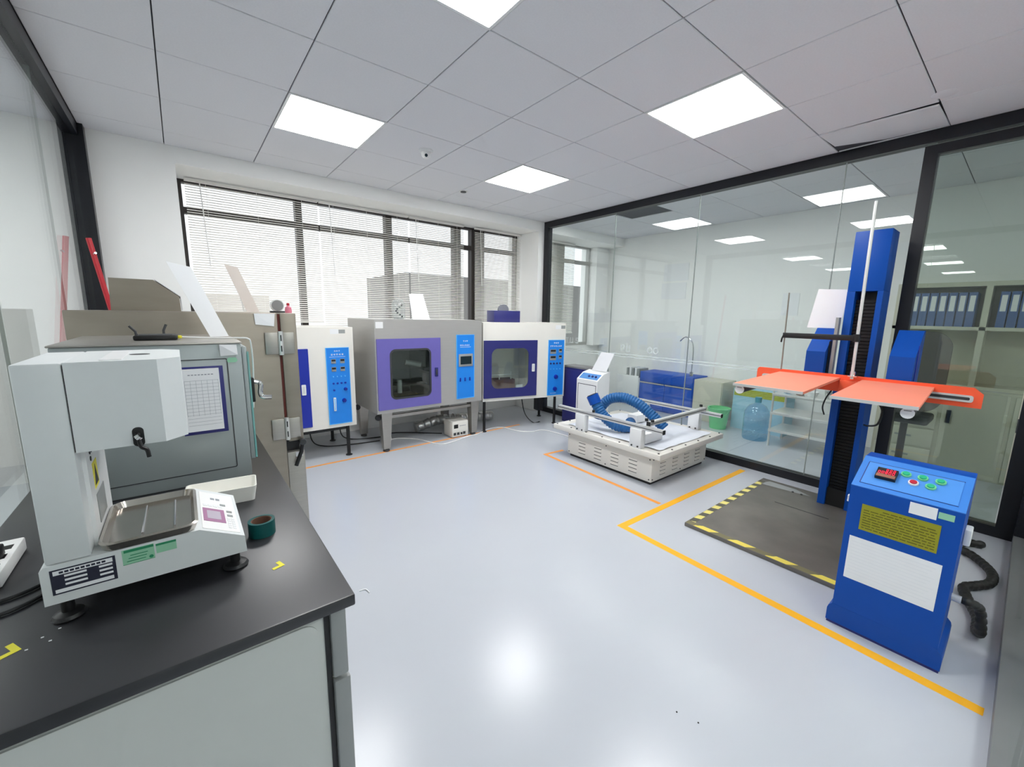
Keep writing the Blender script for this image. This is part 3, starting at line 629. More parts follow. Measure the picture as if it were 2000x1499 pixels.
for x in (-0.35, 0.40):
    for y in (0.12, 0.9): MB().cyl((x, y, 0), (x, y, 0.02), 0.025, 12).build('foot', M_black, r)
SZ = sz1 + 0.0004
r = thing('sheet_board', 'narrow off-white board leaning on top of the steel chamber against the blinds', 'board', (0.35, 0.75, SZ))
shear_board((0.31, 0.75, SZ), (0.378, 0.75, SZ), (0.284, 0.80, 1.667), (0.217, 0.80, 1.68)).build('sheet', mat('board_cream', (226, 216, 208), 0.7), r)
MB().tube([(0.30, 0.80, SZ + 0.004), (0.275, 0.80, 1.55)], 0.003, 6).build('prop', M_plwhite, r)
r = thing('dial_gauge', 'round grey dial gauge standing on top of the steel chamber', 'gauge', (0.41, 0.35, SZ))
MB().cyl((0.412, 0.33, SZ + 0.040), (0.412, 0.355, SZ + 0.040), 0.034, 28).build('case', M_alu, r)
MB().cyl((0.412, 0.3295, SZ + 0.040), (0.412, 0.3285, SZ + 0.040), 0.029, 28).build('face', mat('dial_grey', (140, 140, 140), 0.4), r)
B('stand', M_dkgrey, r, 0.375, 0.452, 0.325, 0.362, SZ, SZ + 0.010, bev=0.002)
r = thing('pink_bottle', 'tiny pink capped bottle at the corner of the steel chamber top', 'bottle', (0.468, 0.30, SZ))
MB().lathe([(0, 0), (0.016, 0), (0.017, 0.012), (0.015, 0.028), (0.007, 0.036), (0.006, 0.040)], (0.43, 0.14, SZ), 16).build('body', M_pinkb, r)
MB().lathe([(0.0075, 0.040), (0.0075, 0.050), (0, 0.053)], (0.43, 0.14, SZ), 12).build('cap', M_redp, r)

# red pole in the corner
r = thing('red_pole', 'red painted pole leaning in the corner by the black post', 'pole', (-0.30, 1.70, 0))
MB().tube([(-0.211, 1.66, 0.01), (-0.452, 1.66, 1.86)], 0.015, 10).build('shaft', M_redp, r)
MB().tube([(-0.434, 1.645, 1.76), (-0.425, 1.632, 1.765)], 0.007, 8).build('hook', M_chrome, r)

# ================================================================== OVENS
def glyph_row(par, m, x, z, n, size, y, gap=1.35, local=True):
    """illegible small characters: each a clump of strokes"""
    mb = MB(); rng = random.Random(int(x * 1000) + n)
    for k in range(n):
        cx = x + k * size * gap
        for q in range(2):
            zz = z + size * rng.uniform(0.05, 0.85); mb.box(cx, cx + size, y - 0.0006, y, zz, zz + size * 0.16)
        for q in range(2):
            xx = cx + size * rng.uniform(0.05, 0.8); mb.box(xx, xx + size * 0.16, y - 0.0006, y, z, z + size)
    return mb.build('lettering', m, par, local=local)
def oven(name, label, loc, rz, w, d, z0, z1, mb_, md, door, win, wr_, hnd, pan, side=None):
    r = thing(name, label, 'test oven', loc, rz, group='test ovens along the window wall')
    ROOT[r.name] = Vector((0, 0, 0))
    x0, x1, a0, a1 = door; ix0, ix1, iz0, iz1, iy1 = x0 + 0.03, x1 - 0.03, a0 + 0.03, a1 - 0.03, d - 0.10
    mb = MB()
    mb.box(0, w, 0, d, iz1, z1); mb.box(0, w, 0, d, z0, iz0); mb.box(0, ix0, 0, d, iz0, iz1); mb.box(ix1, w, 0, d, iz0, iz1); mb.box(ix0, ix1, iy1, d, iz0, iz1)
    mb.build('body', mb_, r, local=True)
    n = 6
    dd = MB(); dd.ring(rrect(x0, x1, a0, a1, 0.004, n), rrect(*win, wr_, n), 'y', -0.014, -0.001); dd = dd.build('door', md, r, local=True)
    MB().ring(rrect(win[0] - 0.014, win[1] + 0.014, win[2] - 0.014, win[3] + 0.014, wr_ + 0.014, n), rrect(win[0] + 0.004, win[1] - 0.004, win[2] + 0.004, win[3] - 0.004, wr_ - 0.004, n), 'y', -0.0165, -0.0141).build('window_gasket', M_dkgrey if md is M_purple else md, dd, local=True)
    MB().prism(rrect(win[0] + 0.001, win[1] - 0.001, win[2] + 0.001, win[3] - 0.001, wr_, n), 'y', -0.010, -0.006).build('window_glass', glassy('oven_glass_' + name, (0.90, 0.94, 0.92) if md is M_navy else (0.74, 0.79, 0.77), 0.06), dd, local=True)
    hx, hz, hm = hnd
    h = MB().prism(rrect(hx - 0.018, hx + 0.018, hz - 0.048, hz + 0.048, 0.006, 3), 'y', -0.022, -0.0142).build('handle', hm, dd, local=True)
    MB().prism(rrect(hx - 0.009, hx + 0.009, hz - 0.032, hz + 0.032, 0.004, 3), 'y', -0.0235, -0.0222).build('handle_grip', M_alu if hm is M_plwhite else M_dkgrey, h, local=True)
    px0, px1, pz0, pz1 = pan
    p = MB().box(px0, px1, -0.006, -0.0005, pz0, pz1).build('control_panel', M_panel, r, local=True)
    MB().ring(rrect(px0 - 0.006, px1 + 0.006, pz0 - 0.006, pz1 + 0.006, 0.003, 2), rrect(px0, px1, pz0, pz1, 0.002, 2), 'y', -0.009, -0.0005).build('panel_trim', M_panele, p, local=True)
    return r, p, (ix0, ix1, iz0, iz1, iy1)
def knob(p, x, z, rr=0.022, m=None):
    k = MB().cyl((x, -0.006, z), (x, -0.028, z), rr, 16, rr * 0.85).build('knob', m or M_dblue, p, local=True)
    MB().box(x - 0.003, x + 0.003, -0.030, -0.0281, z - rr * 0.8, z + rr * 0.8).build('pointer', M_navy, k, local=True)
def meter(p, x, z, w, h):
    k = MB().box(x - w / 2, x + w / 2, -0.011, -0.0062, z - h / 2, z + h / 2, bev=0.002).build('meter', M_cabd, p, local=True)
    MB().box(x - w * .42, x + w * .42, -0.0122, -0.0112, z - h * .02, z + h * .42).build('display', M_black, k, local=True)
def btn(p, x, z, rr, m):
    MB().cyl((x, -0.006, z), (x, -0.013, z), rr, 12).build('button', m, p, local=True)
def leg(r, x, y, z1, m=None, rr=0.017):
    l = MB().cyl((x, y, 0.015), (x, y, z1), rr, 12).build('leg', m or M_black, r, local=True)
    MB().lathe([(0.030, 0), (0.032, 0.006), (0.015, 0.016)], (x, y, 0), 16).build('foot', M_black, l, local=True)

# white oven, partly behind the steel chamber
r, p, cv = oven('white_oven', 'white oven with dark blue door partly hidden by the steel chamber', (0.22, 1.72, 0), 0, 1.035, 0.66, 0.305, 1.262, M_cream, M_dblue, (0.05, 0.63, 0.345, 1.07), (0.14, 0.52, 0.50, 0.95), 0.05, (0.575, 0.70, M_plwhite), (0.785, 0.985, 0.345, 1.068))
glyph_row(p, M_paper, 0.855, 1.035, 3, 0.014, -0.006); glyph_row(p, M_paper, 0.825, 1.000, 5, 0.016, -0.006, 1.5)
MB().box(0.81, 0.955, -0.0066, -0.006, 0.985, 0.987).build('print_line', M_paper, p, local=True)
for x in (0.845, 0.925):
    for z in (0.945, 0.87): meter(p, x, z, 0.042, 0.042)
for k in range(4):
    btn(p, 0.835 + 0.036 * k, 0.80, 0.006, M_panele); btn(p, 0.835 + 0.036 * k, 0.735, 0.009, M_dblue)
btn(p, 0.838, 0.67, 0.009, M_dblue); knob(p, 0.942, 0.675, 0.016); knob(p, 0.925, 0.565, 0.020)
f = MB().box(0.826, 0.848, -0.018, -0.0062, 0.47, 0.60, bev=0.003).build('flow_meter', M_white, p, local=True)
MB().box(0.833, 0.841, -0.0188, -0.018, 0.48, 0.59).build('flow_scale', M_panele, f, local=True)
B('serial_label', M_white, r, 0.83, 0.905, -0.001, -0.0002, 1.20, 1.245, local=True); B('serial_label', M_cabd, r, 0.907, 0.965, -0.001, -0.0002, 1.205, 1.24, local=True)
for x, y in ((0.09, 0.04), (0.955, 0.03), (0.09, 0.60), (0.955, 0.60)): leg(r, x, y, 0.304)
B('rack_bar', M_black, r, 0.10, 0.945, 0.03, 0.05, 0.27, 0.295, local=True)

# steel oven with purple door
r, p, cv = oven('steel_oven', 'stainless steel oven with purple door on tapered legs, middle of the row', (1.415, 1.58, 0), 0, 1.235, 0.80, 0.41, 1.338, mat('oven_steel', (188, 186, 182), 0.36, 0.45, 0.05, 6, stretch=(1, 1, 10)), M_purple, (0.012, 0.70, 0.445, 1.152), (0.152, 0.572, 0.557, 1.035), 0.045, (0.645, 0.79, M_navy), (0.905, 1.125, 0.468, 1.173))
glyph_row(p, M_paper, 0.985, 1.10, 3, 0.016, -0.006); glyph_row(p, M_paper, 0.945, 1.055, 6, 0.015, -0.006, 1.4)
MB().box(0.945, 1.085, -0.0066, -0.006, 1.04, 1.043).build('print_line', M_paper, p, local=True)
f = MB().box(0.925, 1.108, -0.014, -0.0062, 0.825, 0.965, bev=0.004).build('touch_screen', M_cabd, p, local=True)
MB().box(0.945, 1.088, -0.0150, -0.0141, 0.85, 0.94).build('display', M_dark, f, local=True)
for k in range(3):
    kk = MB().box(0.938 + 0.062 * k, 0.952 + 0.062 * k, -0.016, -0.0062, 0.66, 0.70, bev=0.002).build('switch', M_dblue, p, local=True)
B('serial_label', M_white, r, 0.012, 0.085, -0.001, -0.0002, 1.255, 1.315, local=True)
# inside the steel oven
B('shelf', M_steel, r, cv[0] + .002, cv[1] - .002, 0.25, 0.50, 0.62, 0.635, local=True)
MB().cyl((0.27, 0.35, 0.636), (0.27, 0.35, 0.86), 0.018, 12).build('burner_post', M_alu, r, local=True)
MB().cyl((0.25, 0.30, 0.636), (0.25, 0.30, 0.75), 0.035, 16).build('burner_can', M_alu, r, local=True)
MB().cyl((0.33, 0.22, 0.56), (0.33, 0.22, 0.70), 0.025, 16).build('sample_tube', M_plwhite, r, local=True)
MB().tube([(0.62, 0.3, 0.84), (0.46, 0.35, 0.87)], 0.03, 12).build('nozzle', M_alu, r, local=True)
def tleg(x0, x1, y0, y1, zt, taper, front=True):
    xm = (x0 + x1) / 2; ym = (y0 + y1) / 2; t = taper
    lo = [(xm + (a - xm) * t, ym + (b - ym) * t, 0.03) for a, b in ((x0, y0), (x1, y0), (x1, y1), (x0, y1))]
    l = MB().hexa(lo, [(x0, y0, zt), (x1, y0, zt), (x1, y1, zt), (x0, y1, zt)]).build('leg', M_steel, r, local=True)
    MB().lathe([(0.032, 0), (0.034, 0.012), (0.02, 0.03)], (xm, ym, 0), 16).build('foot', M_dkgrey, l, local=True)
for x0, x1, y0, y1 in ((0.045, 0.155, 0.01, 0.11), (1.10, 1.21, 0.01, 0.11), (0.045, 0.155, 0.68, 0.78), (1.10, 1.21, 0.68, 0.78)): tleg(x0, x1, y0, y1, 0.409, 0.62)
MB().box(0.13, 1.12, 0.03, 0.07, 0.345, 0.375).build('stretcher', M_steel, r, local=True)
MB().box(0.13, 1.12, 0.72, 0.76, 0.345, 0.375).build('stretcher', M_steel, r, local=True)
for x, y in ((0.01, 0.62), (0.02, 0.03)): MB().cyl((x, y, 0.365), (x, y + 0.02, 0.365), 0.03, 14).build('caster', M_black, r, local=True)

# cream oven with navy door, turned toward the room
ang = math.atan2(-0.27, 1.07)
r, p, cv = oven('cream_oven', 'cream oven with navy door and two knobs, at the corner by the glass wall', (2.70, 1.625, 0), ang, 1.115, 0.56, 0.375, 1.31, M_cream, M_navy, (0.008, 0.708, 0.415, 1.102), (0.10, 0.592, 0.523, 1.012), 0.085, (0.655, 0.765, M_plwhite), (0.872, 1.088, 0.403, 1.096))
glyph_row(p, M_paper, 0.945, 1.055, 3, 0.018, -0.006); glyph_row(p, M_paper, 0.895, 1.015, 7, 0.018, -0.006, 1.35)
meter(p, 0.935, 0.955, 0.085, 0.055); meter(p, 0.935, 0.875, 0.085, 0.055); meter(p, 1.04, 0.965, 0.045, 0.045); meter(p, 1.04, 0.885, 0.045, 0.045)
for k in range(4): btn(p, 0.905 + 0.045 * k, 0.805, 0.012, M_navy); btn(p, 0.905 + 0.045 * k, 0.735, 0.006, M_panele)
knob(p, 0.985, 0.635, 0.028); knob(p, 0.975, 0.48, 0.028)
glyph_row(p, M_paper, 0.91, 0.42, 8, 0.008, -0.006)
B('serial_label', M_white, r, 0.965, 1.04, -0.001, -0.0002, 1.235, 1.285, local=True); B('serial_label', M_cabd, r, 1.045, 1.105, -0.001, -0.0002, 1.24, 1.28, local=True)
B('burner_block', M_brown, r, 0.16, 0.50, 0.18, 0.36, 0.45, 0.60, local=True)
for x in (0.18, 0.30, 0.46): MB().cyl((x, 0.22, 0.60), (x, 0.22, 0.69), 0.008, 8).build('burner_pin', M_alu, r, local=True)
MB().tube([(0.13, 0.2, 0.66), (0.55, 0.2, 0.66)], 0.006, 8).build('burner_rail', M_alu, r, local=True)
B('sample_card', M_paper, r, 0.47, 0.56, 0.08, 0.085, 0.45, 0.545, local=True)
for x, y in ((0.03, 0.03), (1.03, 0.08), (0.03, 0.50), (1.03, 0.50)): leg(r, x, y, 0.374)
B('rack_bar', M_black, r, 0.84, 0.92, 0.20, 0.30, 0.16, 0.373, local=True)
nb = MB().box(0.225, 0.575, 0.22, 0.47, 1.311, 1.452, bev=0.004).build('exhaust_box', M_navy, r, local=True)
MB().cyl((0.385, 0.30, 1.462), (0.385, 0.34, 1.462), 0.068, 28).build('fan_disc', mat('fan_grey', (128, 130, 138), 0.4), nb, local=True)

# things on the steel oven
r = thing('glass_bell_jar', 'clear glass jar standing on the steel oven beside the white card', 'jar', (1.78, 1.85, 1.3385))
MB().lathe([(0.068, 0.0), (0.07, 0.10), (0.068, 0.15), (0.055, 0.19), (0.03, 0.205), (0.0, 0.21)], (1.78, 1.85, 1.339), 28).build('glass', M_clearj, r)
MB().lathe([(0.05, 0.001), (0.05, 0.012), (0.0, 0.012)], (1.78, 1.85, 1.339), 20).build('base', M_chrome, r)
for k in range(7):
    a = k * 0.9; MB().cyl((1.78 + 0.03 * math.cos(a), 1.85 + 0.03 * math.sin(a), 1.36 + 0.02 * k), (1.78 + 0.03 * math.cos(a) + 0.012, 1.85 + 0.03 * math.sin(a), 1.37 + 0.02 * k), 0.008, 8).build('specimen', M_dkgrey, r)
r = thing('white_card', 'white card propped upright on top of the steel oven', 'card', (1.97, 1.80, 1.3385))
shear_board((1.875, 1.72, 1.339), (2.075, 1.72, 1.339), (2.035, 1.80, 1.612), (1.878, 1.80, 1.602), 0.004).build('card', M_paper, r)
MB().tube([(1.97, 1.86, 1.342), (1.955, 1.80, 1.54)], 0.003, 6).build('prop', M_plwhite, r)
B('base', M_plwhite, r, 1.84, 2.08, 1.71, 1.87, 1.3386, 1.3396)

# under the ovens
r = thing('voltage_regulator', 'small cream voltage regulator box on the floor under the steel oven', 'regulator', (2.385, 1.72, 0))
B('body', M_cream, r, 2.285, 2.495, 1.625, 1.82, 0.008, 0.19, bev=0.004)
B('meter', M_black, r, 2.305, 2.36, 1.6235, 1.6245, 0.11, 0.155)
for x in (2.30, 2.345, 2.425): B('socket', M_dkgrey, r, x, x + 0.032, 1.6235, 1.6245, 0.03, 0.06)
MB().cyl((2.402, 1.6245, 0.045), (2.402, 1.615, 0.045), 0.012, 12).build('knob', M_black, r)
mb = MB()
for k in range(6): mb.box(2.38 + 0.014 * k, 2.39 + 0.014 * k, 1.6237, 1.6245, 0.13, 0.138)
mb.build('lettering', M_print, r)
for x in (2.31, 2.47):
    for y in (1.65, 1.80): MB().cyl((x, y, 0), (x, y, 0.008), 0.012, 10).build('foot', M_black, r)
pts = smooth([(2.05, 2.10, 0.11), (2.35, 2.06, 0.17), (2.62, 2.03, 0.16), (2.95, 2.02, 0.14), (3.12, 2.04, 0.12)], 16)
tag(MB().tube(pts, [0.055 + (0.006 if k % 2 else 0) + 0.004 * math.sin(k * 1.7) for k in range(len(pts))], 14).build('foil_duct', M_foil, None), 'crinkled silver foil duct lying behind the steel oven legs', 'duct').location.z = 0.001
tag(MB().tube(smooth([(1.70, 1.98, .006), (1.80, 1.96, .006), (1.95, 1.80, .006), (2.05, 1.52, .006), (2.2, 1.50, .006), (2.45, 1.575, .006), (2.62, 1.60, .006), (2.85, 1.70, .006), (3.02, 1.66, .006), (3.08, 1.42, .006), (3.20, 1.30, .006), (3.34, 1.28, .006), (3.40, 1.15, .006), (3.42, 0.75, .006)]), 0.006, 8).build('extension_cable', M_plwhite, None), 'white power cord wandering over the floor in front of ovens', 'cord')
r = thing('extension_socket', 'white extension socket on the floor by the steel oven leg', 'power strip', (1.66, 1.98, 0))
B('body', M_plwhite, r, 1.60, 1.70, 1.95, 2.01, 0.0, 0.04, bev=0.006); B('plug', M_plwhite, r, 1.63, 1.67, 1.96, 2.0, 0.0405, 0.075, bev=0.005)
for pts, lb in (([(0.95, 2.35, .3), (0.96, 2.30, .05), (1.05, 2.15, .006), (1.3, 2.05, .006), (1.58, 1.99, .012)], 'black cable on the floor from the white oven to the socket'),
                ([(1.30, 2.40, .30), (1.28, 2.38, .06), (1.35, 2.25, .006), (1.62, 2.14, .006), (1.85, 2.2, .006), (2.28, 1.86, .006)], 'thin dark cable on the floor under the steel oven'),
                ([(3.42, 1.78, .36), (3.44, 1.72, .12), (3.50, 1.62, .006), (3.60, 1.60, .006)], 'black cable hanging down below the cream oven')):
    tag(MB().tube(smooth(pts), 0.006, 8).build('power_cable', M_black, None), lb, 'cable')

# ================================================================== VIBRATION TABLE
r = thing('vibration_table', 'cream vibration table with louvred sides and aluminium rails', 'vibration table', (3.40, -0.02, 0))
bx0, bx1, by0, by1 = 2.945, 3.865, -0.505, 0.455
B('base', M_cream, r, bx0, bx1, by0, by1, 0.028, 0.245, bev=0.003)
B('skid', M_black, r, bx0 + 0.02, bx1 - 0.02, by0 + 0.02, by1 - 0.02, 0.0, 0.028)
B('bellow_gap', M_black, r, bx0 + 0.04, bx1 - 0.04, by0 + 0.04, by1 - 0.04, 0.2455, 0.265)
px0, px1, py0, py1 = 2.875, 3.955, -0.615, 0.60
pl = B('table_plate', M_cream, r, px0, px1, py0, py1, 0.2655, 0.312, bev=0.003)
lv_me = {}
def louvre(k, p):
    """one pressed louvre: a hooded lip over a dark slot"""
    if k not in lv_me:
        h = MB(); d = MB()
        if k == 'x': h.hexa([(-.0002, -.045, 0), (-.007, -.042, 0), (-.007, .042, 0), (-.0002, .045, 0)], [(-.0002, -.045, .012), (-.002, -.042, .012), (-.002, .042, .012), (-.0002, .045, .012)]); d.box(-.0016, -.0002, -.042, .042, -.008, -.0004)
        else: h.hexa([(-.045, -.0002, 0), (.045, -.0002, 0), (.042, -.007, 0), (-.042, -.007, 0)], [(-.045, -.0002, .012), (.045, -.0002, .012), (.042, -.002, .012), (-.042, -.002, .012)]); d.box(-.042, .042, -.0016, -.0002, -.008, -.0004)
        ho = h.build('louvre', M_cream, r, local=True); do = d.build('louvre_slot', M_dkgrey, ho, local=True); lv_me[k] = (ho.data, do.data)
    else:
        ho = bpy.data.objects.new('louvre', lv_me[k][0]); COL.objects.link(ho); ho.parent = r
        do = bpy.data.objects.new('louvre_slot', lv_me[k][1]); COL.objects.link(do); do.parent = ho
    ho.location = Vector(p) - ROOT[r.name]
for i in range(4):
    for k in range(4):
        z = 0.075 + 0.034 * k
        louvre('x', (bx0, by1 - 0.19 - 0.195 * i, z)); louvre('y', (bx0 + 0.17 + 0.195 * i, by0, z))
mb = MB()
for y in (by0 + 0.02, (by0 + by1) / 2, by1 - 0.02):
    for z in (0.05, 0.225): mb.cyl((bx0 + 0.0005, y, z), (bx0 - 0.003, y, z), 0.006, 8)
for x in (bx0 + 0.02, (bx0 + bx1) / 2, bx1 - 0.02):
    for z in (0.05, 0.225): mb.cyl((x, by0 + 0.0005, z), (x, by0 - 0.003, z), 0.006, 8)
mb.build('panel_screws', M_dkgrey, r)['kind'] = 'stuff'
mb = MB()
for k in range(7):
    y = py0 + 0.03 + k * (py1 - py0 - 0.06) / 6
    for x in (px0 + 0.025, px1 - 0.025): mb.cyl((x, y, 0.3122), (x, y, 0.317), 0.008, 8)
for k in range(1, 5):
    x = px0 + k * (px1 - px0) / 5
    for y in (py0 + 0.025, py1 - 0.025): mb.cyl((x, y, 0.3122), (x, y, 0.317), 0.008, 8)
mb.build('plate_bolts', M_dkgrey, r)['kind'] = 'stuff'
def rail(nm, p0, p1, h=0.035, w=0.035):
    p0 = Vector(p0); p1 = Vector(p1); d = (p1 - p0).normalized(); n = Vector((-d.y, d.x, 0)) * w / 2; u = Vector((0, 0, h / 2))
    o = MB().hexa([p0 - n - u, p1 - n - u, p1 + n - u, p0 + n - u], [p0 - n + u, p1 - n + u, p1 + n + u, p0 + n + u]).build(nm, M_alu, r)
    g = MB()
    for s in (-1, 1):
        a = p0 + n * s * 1.0; b = p1 + n * s * 1.0; e = n.normalized() * 0.0008 * s
        g.hexa([a - u * .18, b - u * .18, b - u * .18 + e, a - u * .18 + e], [a + u * .18, b + u * .18, b + u * .18 + e, a + u * .18 + e])
    g.build('rail_groove', M_dkgrey, o)
    for q, s in ((p0, -1), (p1, 1)):
        f = d * s * 0.004
        MB().hexa([q - n - u, q + n - u, q + n - u + f, q - n - u + f], [q - n + u, q + n + u, q + n + u + f, q - n + u + f]).build('end_cap', M_black, o)
rail('rail', (2.91, 0.56, 0.495), (2.91, -0.61, 0.495)); rail('rail', (3.88, 0.52, 0.495), (3.88, -0.615, 0.495))
rail('cross_rail', (2.92, -0.462, 0.533), (3.87, -0.45, 0.533)); rail('cross_rail', (3.60, 0.40, 0.533), (3.87, 0.40, 0.533))
for x, y in ((2.91, 0.25), (2.91, -0.37), (3.88, 0.22), (3.88, -0.36)):
    b_ = B('rail_post', M_white, r, x - 0.03, x + 0.03, y - 0.055, y + 0.055, 0.3125, 0.477, bev=0.002)
    for s in (-1, 1): MB().cyl((x - 0.031, y + 0.03 * s, 0.33), (x - 0.036, y + 0.03 * s, 0.33), 0.008, 8).build('bolt', M_dkgrey, b_)
for x, y, z in ((2.93, -0.435, 0.552), (2.93, -0.49, 0.552), (3.86, -0.42, 0.552), (2.93, 0.13, 0.513)):
    k = MB().cyl((x, y, z), (x, y, z + 0.02), 0.014, 10).build('clamp_knob', M_black, r)
tag(MB().box(2.99, 3.25, -0.40, -0.24, 0.33, 0.415, bev=0.004).build('white_block', M_white, None), 'white rectangular block on the vibration table under the hose', 'block')
tag(MB().box(3.52, 3.78, 0.06, 0.17, 0.33, 0.41, bev=0.004).build('white_block', M_white, None), 'small white block at the far side of the vibration table', 'block')
# crumpled sheet on the plate
mb = MB(); nx, ny = 30, 34; g = []
for i in range(nx + 1):
    row = []
    for j in range(ny + 1):
        x = 2.955 + 0.88 * i / nx; y = py0 + 0.06 + (py1 - py0 - 0.18) * j / ny
        h = 0.004 + 0.010 * abs(math.sin(x * 17 + 2.1 * math.sin(y * 9))) * abs(math.cos(y * 11 + x * 4)); row.append(mb.bm.verts.new((x, y, 0.313 + h)))
    g.append(row)
for i in range(nx):
    for j in range(ny): mb.bm.faces.new((g[i][j], g[i + 1][j], g[i + 1][j + 1], g[i][j + 1]))
sh = tag(mb.build('plastic_sheet', M_bedsheet, None, sharp=80), 'crumpled translucent white sheet spread over the vibration table', 'sheet')
# blue corrugated hose looping over the table
r = thing('blue_hose', 'blue corrugated duct hose looped over the vibration table', 'hose', (3.2, 0, 0.313))
for P_ in ([(3.02, 0.225, 0.640), (3.035, 0.19, 0.565), (3.05, 0.11, 0.47), (3.09, 0.0, 0.395), (3.20, -0.07, 0.375), (3.36, 0.02, 0.375)],
           [(3.20, 0.30, 0.385), (3.21, 0.27, 0.50), (3.24, 0.19, 0.595), (3.28, 0.06, 0.625), (3.32, -0.08, 0.585), (3.36, -0.20, 0.50), (3.40, -0.33, 0.385)]):
    q_ = resample(smooth(P_, 30), 0.0085)
    MB().tube(q_, [0.044 + (0.007 if k % 3 else 0) for k in range(len(q_))], 18).build('corrugated_tube', M_hose, r, sharp=60)
MB().cyl((3.018, 0.232, 0.652), (3.034, 0.195, 0.575), 0.058, 20).build('cuff', M_blue, r)
MB().cyl((3.017, 0.2345, 0.6575), (3.018, 0.2325, 0.653), 0.048, 20).build('cuff_mouth', M_black, r)

# white control console behind the table
r = thing('table_console', 'slim white control console with blue keypad standing behind the vibration table', 'console', (3.50, 0.72, 0))
cx0, cx1, cy0, cy1 = 3.565, 3.775, 0.625, 0.935
MB().prism([(cx0, 0.0), (cx1, 0.0), (cx1, 0.775), (cx0 + 0.10, 0.75), (cx0, 0.68)], 'y', cy0, cy1).build('body', M_white, r)
MB().hexa([(cx0 + 0.012, cy0 + 0.02, 0.6895), (cx0 + 0.088, cy0 + 0.02, 0.743), (cx0 + 0.088, cy1 - 0.02, 0.743), (cx0 + 0.012, cy1 - 0.02, 0.6895)],
          [(cx0 + 0.011, cy0 + 0.02, 0.6915), (cx0 + 0.087, cy0 + 0.02, 0.745), (cx0 + 0.087, cy1 - 0.02, 0.745), (cx0 + 0.011, cy1 - 0.02, 0.6915)]).build('keypad', mat('keypad_blue', (84, 142, 206), 0.5), r)
for y in (0.69, 0.74, 0.79): MB().cyl((cx0 + 0.048, y, 0.717), (cx0 + 0.042, y, 0.725), 0.014, 12).build('button', M_navy, r)
MB().ring(rrect(cy0 + 0.02, cy1 - 0.02, 0.30, 0.63, 0.004, 2), rrect(cy0 + 0.026, cy1 - 0.026, 0.306, 0.624, 0.003, 2), 'x', cx0 - 0.0015, cx0 - 0.0002).build('panel_line', M_printd, r)
r = thing('white_sheet_stand', 'white sheet standing upright on the slim console', 'card', (3.74, 0.78, 0.776))
MB().hexa([(3.725, 0.855, 0.776), (3.725, 0.64, 0.776), (3.729, 0.64, 0.777), (3.729, 0.855, 0.777)], [(3.745, 0.74, 0.995), (3.745, 0.555, 0.99), (3.749, 0.555, 0.99), (3.749, 0.74, 0.995)]).build('sheet', M_paper, r)
MB().tube([(3.765, 0.75, 0.778), (3.75, 0.69, 0.92)], 0.003, 6).build('prop', M_plwhite, r)
# navy cabinet near the corner
r = thing('navy_cabinet', 'low navy blue cabinet in the corner behind the slim console', 'cabinet', (3.88, 1.10, 0))
B('body', M_navy, r, 3.845, 4.055, 0.955, 1.43, 0.02, 0.745, bev=0.004)
B('top', mat('cabinet_top_grey', (120, 120, 120), 0.4), r, 3.84, 4.06, 0.95, 1.435, 0.7455, 0.768, bev=0.003)
B('door', M_navy, r, 3.83, 3.8445, 0.97, 1.415, 0.06, 0.72, bev=0.003)
B('plinth', M_black, r, 3.86, 4.04, 0.97, 1.41, 0, 0.02)

# ================================================================== DROP TESTER
r = thing('drop_tester', 'tall blue drop test machine with two orange wing plates', 'drop tester', (3.6, -1.58, 0))
bp = B('base_plate', M_plate, r, 2.545, 3.86, -2.13, -1.03, 0.0, 0.026, bev=0.003)
B('hazard_tape', M_hazs, bp, 2.60, 3.78, -1.078, -1.034, 0.0262, 0.0268)
B('hazard_tape', M_hazf, bp, 2.549, 2.594, -2.126, -1.034, 0.0262, 0.0268)
B('plate_seam', M_black, bp, 3.40, 3.41, -1.62, -1.28, 0.0262, 0.0266)
MB().prism([(3.70, -1.06), (3.82, -1.10), (3.80, -1.30), (3.74, -1.42), (3.72, -1.25)], 'z', 0.0262, 0.0268).build('peeling_tape', M_cabd, bp)
for x, y in ((3.72, -1.36), (3.72, -1.30)): MB().cyl((x, y, 0.0262), (x, y, 0.032), 0.008, 8).build('bolt', M_dkgrey, bp)
cX0, cX1, cY0, cY1 = 3.66, 3.86, -1.672, -1.478
col = B('column', M_blue, r, cX0, cX1, cY1 - 0.045, cY1, 0.0265, 1.60); B('column_side', M_blue, r, cX0, cX1, cY0, cY0 + 0.045 - 0.015, 0.0265, 1.60)
B('column_head', M_blue, r, cX0, cX1, cY0, cY1, 1.6002, 2.0, bev=0.003)
B('column_back', M_black, r, cX1 - 0.03, cX1, cY0 + 0.0305, cY1 - 0.0455, 0.0265, 1.5995)
mb = MB()
for k in range(62): mb.box(cX0 + 0.05, cX1 - 0.031, cY0 + 0.032, cY1 - 0.047, 0.06 + 0.024 * k, 0.080 + 0.024 * k)
mb.build('bellows', mat('bellows_black', (9, 9, 10), 0.75), r)
B('guide_foot', M_black, r, cX0 + 0.02, cX0 + 0.05, cY0 + 0.032, cY1 - 0.047, 0.027, 0.16)
